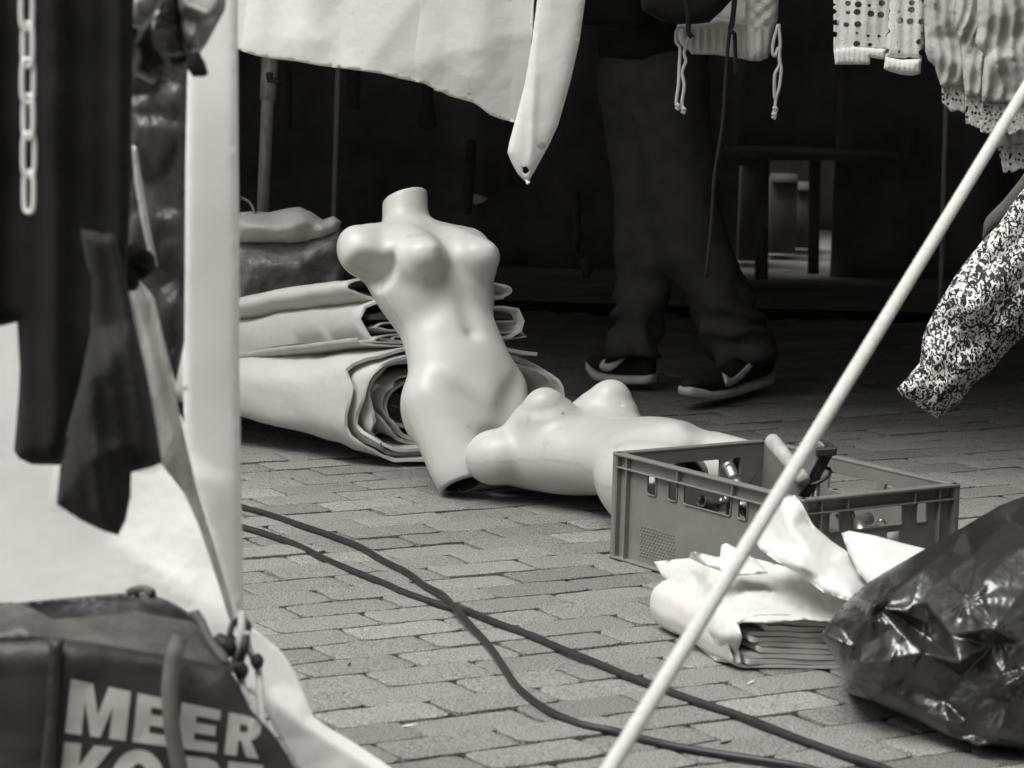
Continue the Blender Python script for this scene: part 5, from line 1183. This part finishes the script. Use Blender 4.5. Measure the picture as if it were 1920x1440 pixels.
obj('hem', relief([(1563, 92, Yk - .004), (1600, 88, Yk - .004), (1632, 90, Yk - .004), (1661, 92, Yk - .004), (1660, 112, Yk - .004), (1632, 108, Yk - .004), (1631, 121, Yk - .004), (1600, 121, Yk - .004), (1566, 121, Yk - .004)], [], d=3, thick=0.006, bulge=0.008, brad=12, soft=1, fold=lambda x, y: 0.001 * np.sin(x / 1.5), back=0.01), knit, cro)
obj('sleeve', relief([(1668, -60, Yk - .04), (1742, -60, Yk - .04), (1738, 30, Yk - .04), (1732, 75, Yk - .04), (1728, 112, Yk - .04), (1660, 108, Yk - .04), (1664, 60, Yk - .04), (1668, 0, Yk - .04)], [], d=4.5, thick=0.004, bulge=0.02, brad=26, soft=1, fold=wvf, back=0.03), crm, cro)
obj('cuff', relief([(1660, 106, Yk - .046), (1690, 112, Yk - .046), (1728, 110, Yk - .046), (1726, 138, Yk - .046), (1712, 142, Yk - .046), (1690, 140, Yk - .046), (1668, 134, Yk - .046), (1657, 129, Yk - .046)], [], d=3, thick=0.006, bulge=0.015, brad=18, soft=1, fold=lambda x, y: 0.001 * np.sin(x / 1.5), back=0.02), knit, cro)

# pale skirts with lace hems
def lace_mat():
    return alpha_holes(mat('lace', 0.5, 0.9, 0.15, var=0.45, vscale=85, bump=0.5, bscale=120, bdist=0.004), 'F1', 105, 0.34, (1, 1, 1), 0.9)
lm = lace_mat()
def scallop(a, b, n, h):
    """points between picture points a and b with n little arches of height h (hanging down)"""
    a, b = np.array(a, float), np.array(b, float); out = []
    for i in range(n):
        for t in np.linspace(0, 1, 5)[:-1]:
            p = a + (b - a) * (i + t) / n; out.append((p[0], p[1] + h * math.sin(math.pi * t)))
    return out
def skirt(lab, body, ctrl, lace, Y, seed, per, tilt=0.1, lean=0.0):
    e = empty('lace_skirt', P(np.mean([q[0] for q in body]), np.mean([q[1] for q in body]), Y), lab, 'skirt', 'pale cotton skirts with lace hems')
    def fo_(x, y):
        u = (x + lean * y) / per + 0.9 * np.sin(y / 55.0 + seed) + 0.5 * np.sin(y / 23.0 + 2 * seed); am = 0.55 + 0.45 * np.sin(y / 70.0 + x / 40.0 + seed)
        return 0.018 * am * np.abs(np.sin(u)) ** 0.7 + 0.005 * np.sin(2.7 * u + 1 + y / 30.0)
    obj('cloth', relief([(x, y, Y) for x, y in body], [(x, y, Y + 0.25 * k) for x, y, k in ctrl], d=5, thick=0.004, bulge=0.02, brad=22, soft=1, fold=fo_, nz=0.004, ns=26, seed=seed, back=0.02), M['lin'], e)
    if lace: obj('lace_hem', relief([(x, y, Y + 0.004) for x, y in lace], [], d=4, thick=0.002, soft=1, fold=fo_, nz=0.003, ns=20, seed=seed, back=0.0), lm, e)
    return e
def c8(x, y): return (1500 + x / 4.0, y / 4.0)
skirt('pale lace hemmed skirt nearest the crochet top', [c8(925, -240), c8(1300, -240), c8(1250, 200), c8(1300, 420), c8(1345, 610), c8(1230, 640), c8(1160, 640), c8(1110, 655), c8(1060, 650), c8(1040, 600), c8(1010, 500), c8(960, 450), c8(938, 380), c8(936, 280), c8(930, 100)],
      [(*c8(1100, 130), -.05), (*c8(1160, 280), .03), (*c8(1060, 400), -.03), (*c8(1190, 480), -.02), (*c8(1150, 560), .03)],
      [c8(1062, 640), c8(1150, 640), c8(1240, 625), c8(1240, 850)] + [(x, y) for x, y in [c8(1225, 850), c8(1190, 825), c8(1165, 835), c8(1130, 840), c8(1115, 815), c8(1090, 790), c8(1065, 770)]], 6.62, 3, 9, lean=-0.1)
skirt('pale lace hemmed skirt with a deep fold, second from the crochet top', [c8(1215, -240), c8(1460, -240), c8(1480, 200), c8(1460, 400), c8(1400, 560), c8(1360, 730), c8(1240, 715), c8(1228, 640), c8(1215, 480), c8(1195, 300), c8(1150, 170)],
      [(*c8(1300, 150), -.04), (*c8(1330, 300), .04), (*c8(1290, 500), -.02)],
      [c8(1238, 705), c8(1360, 720), c8(1362, 960), c8(1330, 960), c8(1300, 950), c8(1275, 930), c8(1260, 935), c8(1243, 925)], 6.58, 5, 8, lean=0.1)
skirt('pale lace hemmed skirt behind the guy rope, with wide gathers', [c8(1330, -240), c8(1750, -240), c8(1760, 200), c8(1750, 760), c8(1680, 785), c8(1560, 775), c8(1460, 772), c8(1362, 768), c8(1366, 600), c8(1385, 420), c8(1310, 320), c8(1330, 200)],
      [(*c8(1450, 100), -.05), (*c8(1450, 460), -.05), (*c8(1330, 330), -.02), (*c8(1560, 300), .03), (*c8(1420, 600), -.03), (*c8(1500, 620), .02), (*c8(1620, 420), -.04)],
      [c8(1362, 760), c8(1460, 768), c8(1560, 775), c8(1680, 780), c8(1760, 760), c8(1760, 1000), c8(1690, 985)] + [c8(1640, 975), c8(1620, 1000), c8(1570, 1008), c8(1545, 985), c8(1515, 980), c8(1500, 1005), c8(1440, 1000), c8(1390, 1000), c8(1350, 985)], 6.52, 8, 11)
skirt('lowest hanging lace hemmed skirt, at the right edge', [c8(1480, 900), c8(1760, 860), c8(1760, 1090), c8(1640, 1080), c8(1560, 1095), c8(1482, 1100), c8(1475, 1050)], [],
      [c8(1482, 1092), c8(1560, 1090), c8(1640, 1075), c8(1760, 1080), c8(1760, 1290), c8(1690, 1270), c8(1650, 1265), c8(1620, 1285), c8(1590, 1295), c8(1570, 1270), c8(1550, 1300), c8(1525, 1295), c8(1505, 1200)], 6.56, 11, 9)

# printed leggings and the smooth dark cloth above
def print_mat():
    mt = mat('printed_cloth', 0.6, 0.7, 0.25); n = mt.node_tree; L = n.links.new; b = n.nodes[mt['_b']]
    tc = n.nodes.new('ShaderNodeTexCoord'); mp = n.nodes.new('ShaderNodeMapping'); mp.inputs['Rotation'].default_value = (0, D(35), 0); mp.inputs['Scale'].default_value = (1.15, 0.4, 0.8)
    ns = n.nodes.new('ShaderNodeTexNoise'); ns.inputs['Scale'].default_value = 92; ns.inputs['Detail'].default_value = 3; ns.inputs['Distortion'].default_value = 1.6; ns.inputs['Roughness'].default_value = 0.6
    cr = n.nodes.new('ShaderNodeValToRGB'); cr.color_ramp.elements[0].position = 0.508; cr.color_ramp.elements[1].position = 0.53
    cr.color_ramp.elements[0].color = tint(0.018); cr.color_ramp.elements[1].color = tint(0.68)
    L(tc.outputs['Object'], mp.inputs[0]); L(mp.outputs[0], ns.inputs['Vector']); L(ns.outputs[0], cr.inputs[0]); L(cr.outputs[0], b.inputs['Base Color'])
    return mt
def c7(x, y, Y=5.6): return (1480 + x / 3.0, 340 + y / 3.0, Y)
tag(obj('printed_trousers', relief([c7(1330, 30), c7(1270, 100), c7(1215, 185), c7(1180, 240), c7(1090, 330), c7(1000, 440), c7(940, 520), c7(880, 620), c7(815, 730), c7(770, 820), c7(750, 880), c7(742, 950), c7(735, 1020), c7(700, 1060), c7(640, 1130), c7(607, 1165), c7(630, 1205), c7(700, 1250), c7(780, 1300), c7(850, 1342), c7(880, 1300), c7(960, 1240), c7(1040, 1135), c7(1150, 1050), c7(1240, 940), c7(1330, 860), c7(1500, 700), c7(1600, 300), c7(1500, -100)],
    [c7(1100, 560, 5.58), c7(900, 800, 5.62), c7(830, 1000, 5.58), c7(1000, 700, 5.55), c7(1200, 450, 5.6)], d=7, thick=0.02, bulge=0.06, brad=60, soft=2, nz=0.006, ns=12, rid=0.005, rs=10, seed=95, fold=lambda x, y: 0.006 * np.sin((x + y * 0.9) / 14.0)), print_mat()), 'black and white printed trouser leg hanging at the right edge', 'trousers')
tag(obj('smooth_cloth', relief([c7(1330, -60, 5.75), c7(1290, 0, 5.75), c7(1200, 110, 5.75), c7(1110, 200, 5.75), c7(1092, 240, 5.75), c7(1085, 335, 5.75), c7(1200, 250, 5.75), c7(1400, 100, 5.75)], [], d=7, thick=0.01, bulge=0.01, brad=25, soft=2), M['dim2']), 'smooth dark grey cloth behind the printed trouser leg', 'cloth')

# ================================================================== DIM THINGS IN THE BACK OF THE STALL
def strip(name, pts, Y, lab, mt, cat='strap', group='dark straps hanging in the stall'):
    return tag(obj(name, relief([(x, y, Y) for x, y in pts], [], d=7, thick=0.006, bulge=0.01, brad=9, soft=1), mt), lab, cat, group)
strip('hanging_strap', [(650, 118), (676, 118), (674, 200), (668, 206), (652, 200)], 9.0, 'dark strap hanging just right of the thin pole', M['strapd'])
strip('hanging_strap', [(792, 140), (812, 140), (812, 190), (820, 236), (800, 246), (784, 236), (792, 190)], 9.0, 'dark flared strap hanging above the neck of the leaning mannequin', M['strapd'])
strip('hanging_strap', [(876, 262), (892, 262), (892, 320), (884, 402), (870, 402), (868, 350)], 9.0, 'dark strap hanging beside the small white tag', M['strapd'])
strip('hanging_strap', [(1072, 360), (1088, 360), (1090, 440), (1086, 476), (1074, 476)], 8.8, 'dark strap hanging left of the walking person', M['strapd'])
strip('hanging_strap', [(1088, 482), (1108, 480), (1112, 505), (1104, 522), (1092, 522)], 8.8, 'dark rounded strap end low beside the walking person', M['strapd'])
strip('hanging_strap', [(536, 120), (548, 120), (548, 240), (538, 242)], 9.0, 'dark strap hanging just right of the thick pole', M['strapd'])
tag(obj('price_tag', relief([(884, 362, 9.6), (900, 366, 9.6), (914, 372, 9.6), (906, 380, 9.6), (888, 384, 9.6)], [], d=5, thick=0.004, soft=0), M['paper']), 'small white tag gleaming in the dark of the stall', 'tag')
tag(obj('grey_card', box(P(1710, 267, 9.2), 0.045, 0.003, 0.095, bev=0.0008), M['card']), 'small grey card hanging in the dark below the lace skirts', 'card')
# trestle and boxes in the bright gap
def leg_post(px0, py0, px1, py1, Y, wpx):
    a, b = P(px0, py0, Y), P(px1, py1, Y); d_ = (a - b); l_ = np.linalg.norm(d_); d_ /= l_
    b = b - d_ * (b[2] / d_[2]); a = a + d_ * 0.02; return tube([b, a], wpx / F_PX * Y / 2, 10, sub=1)
tr_ = empty('trestle', G(1440, 440) , 'dark trestle table standing in the gap at the back of the stall', 'trestle')
obj('leg', leg_post(1430, 290, 1428, 470, 11.6, 26), M['inter'], tr_); obj('leg', leg_post(1528, 290, 1526, 430, 11.9, 22), M['inter'], tr_)
pa_, pb_ = P(1430, 296, 11.6), P(1528, 296, 11.9); dd_ = (pb_ - pa_)
obj('table_top', box((pa_ + pb_) / 2 + UZ * 0.02, np.linalg.norm(dd_) + 0.5, 0.5, 0.03, dd_ / np.linalg.norm(dd_), np.cross(UZ, dd_ / np.linalg.norm(dd_)), UZ, 0.004), M['inter'], tr_)
for (x0, y0, x1, y1, Y, lab) in ((1386, 300, 1420, 375, 12.5, 'pale carton standing behind the left trestle leg'), (1440, 335, 1490, 385, 12.9, 'pale carton between the trestle legs'), (1484, 350, 1520, 384, 13.2, 'small pale carton beside the right trestle leg')):
    a, b = P(x0, y0, Y), P(x1, y1, Y); wd_ = b[0] - a[0]; g_ = gy((x0 + x1) / 2, y1, 0)
    e = empty('carton', ((a[0] + b[0]) / 2, Y, 0), lab, 'carton', 'pale cartons behind the stall')
    h_ = a[2]
    obj('box', box(((a[0] + b[0]) / 2, Y, h_ / 2), wd_, 0.25, h_, bev=0.004), M['card'], e)
    obj('flap', box(((a[0] + b[0]) / 2, Y - 0.12, h_ + 0.012), wd_ * 0.96, 0.06, 0.004, uy=(0, 0.8, 0.6), uz=(0, -0.6, 0.8)), M['card'], e)

# ================================================================== LITTER ON THE PAVING
for (x, y, a, l, lab) in ((768, 1361, 0.2, .012, 'tiny white paper scrap on the bricks near the bottom of the picture'), (1408, 1280, 0.9, .008, 'tiny white scrap on the bricks in front of the folded tarpaulin'), (1361, 1392, 0.4, .010, 'small dark twig lying between the two cables'), (655, 1246, 1.2, .005, 'dark crumb on the bricks right of the flared sheet')):
    g_ = G(x, y, 0.003); d_ = np.array([math.cos(a), math.sin(a), 0.05])
    o = obj('scrap', tube([g_ - d_ * l, g_, g_ + d_ * l + UZ * 0.002], [0.0012, 0.0022, 0.001], 6, sub=2), M['paper'] if 'white' in lab else M['iron']); tag(o, lab, 'litter', 'litter on the bricks')
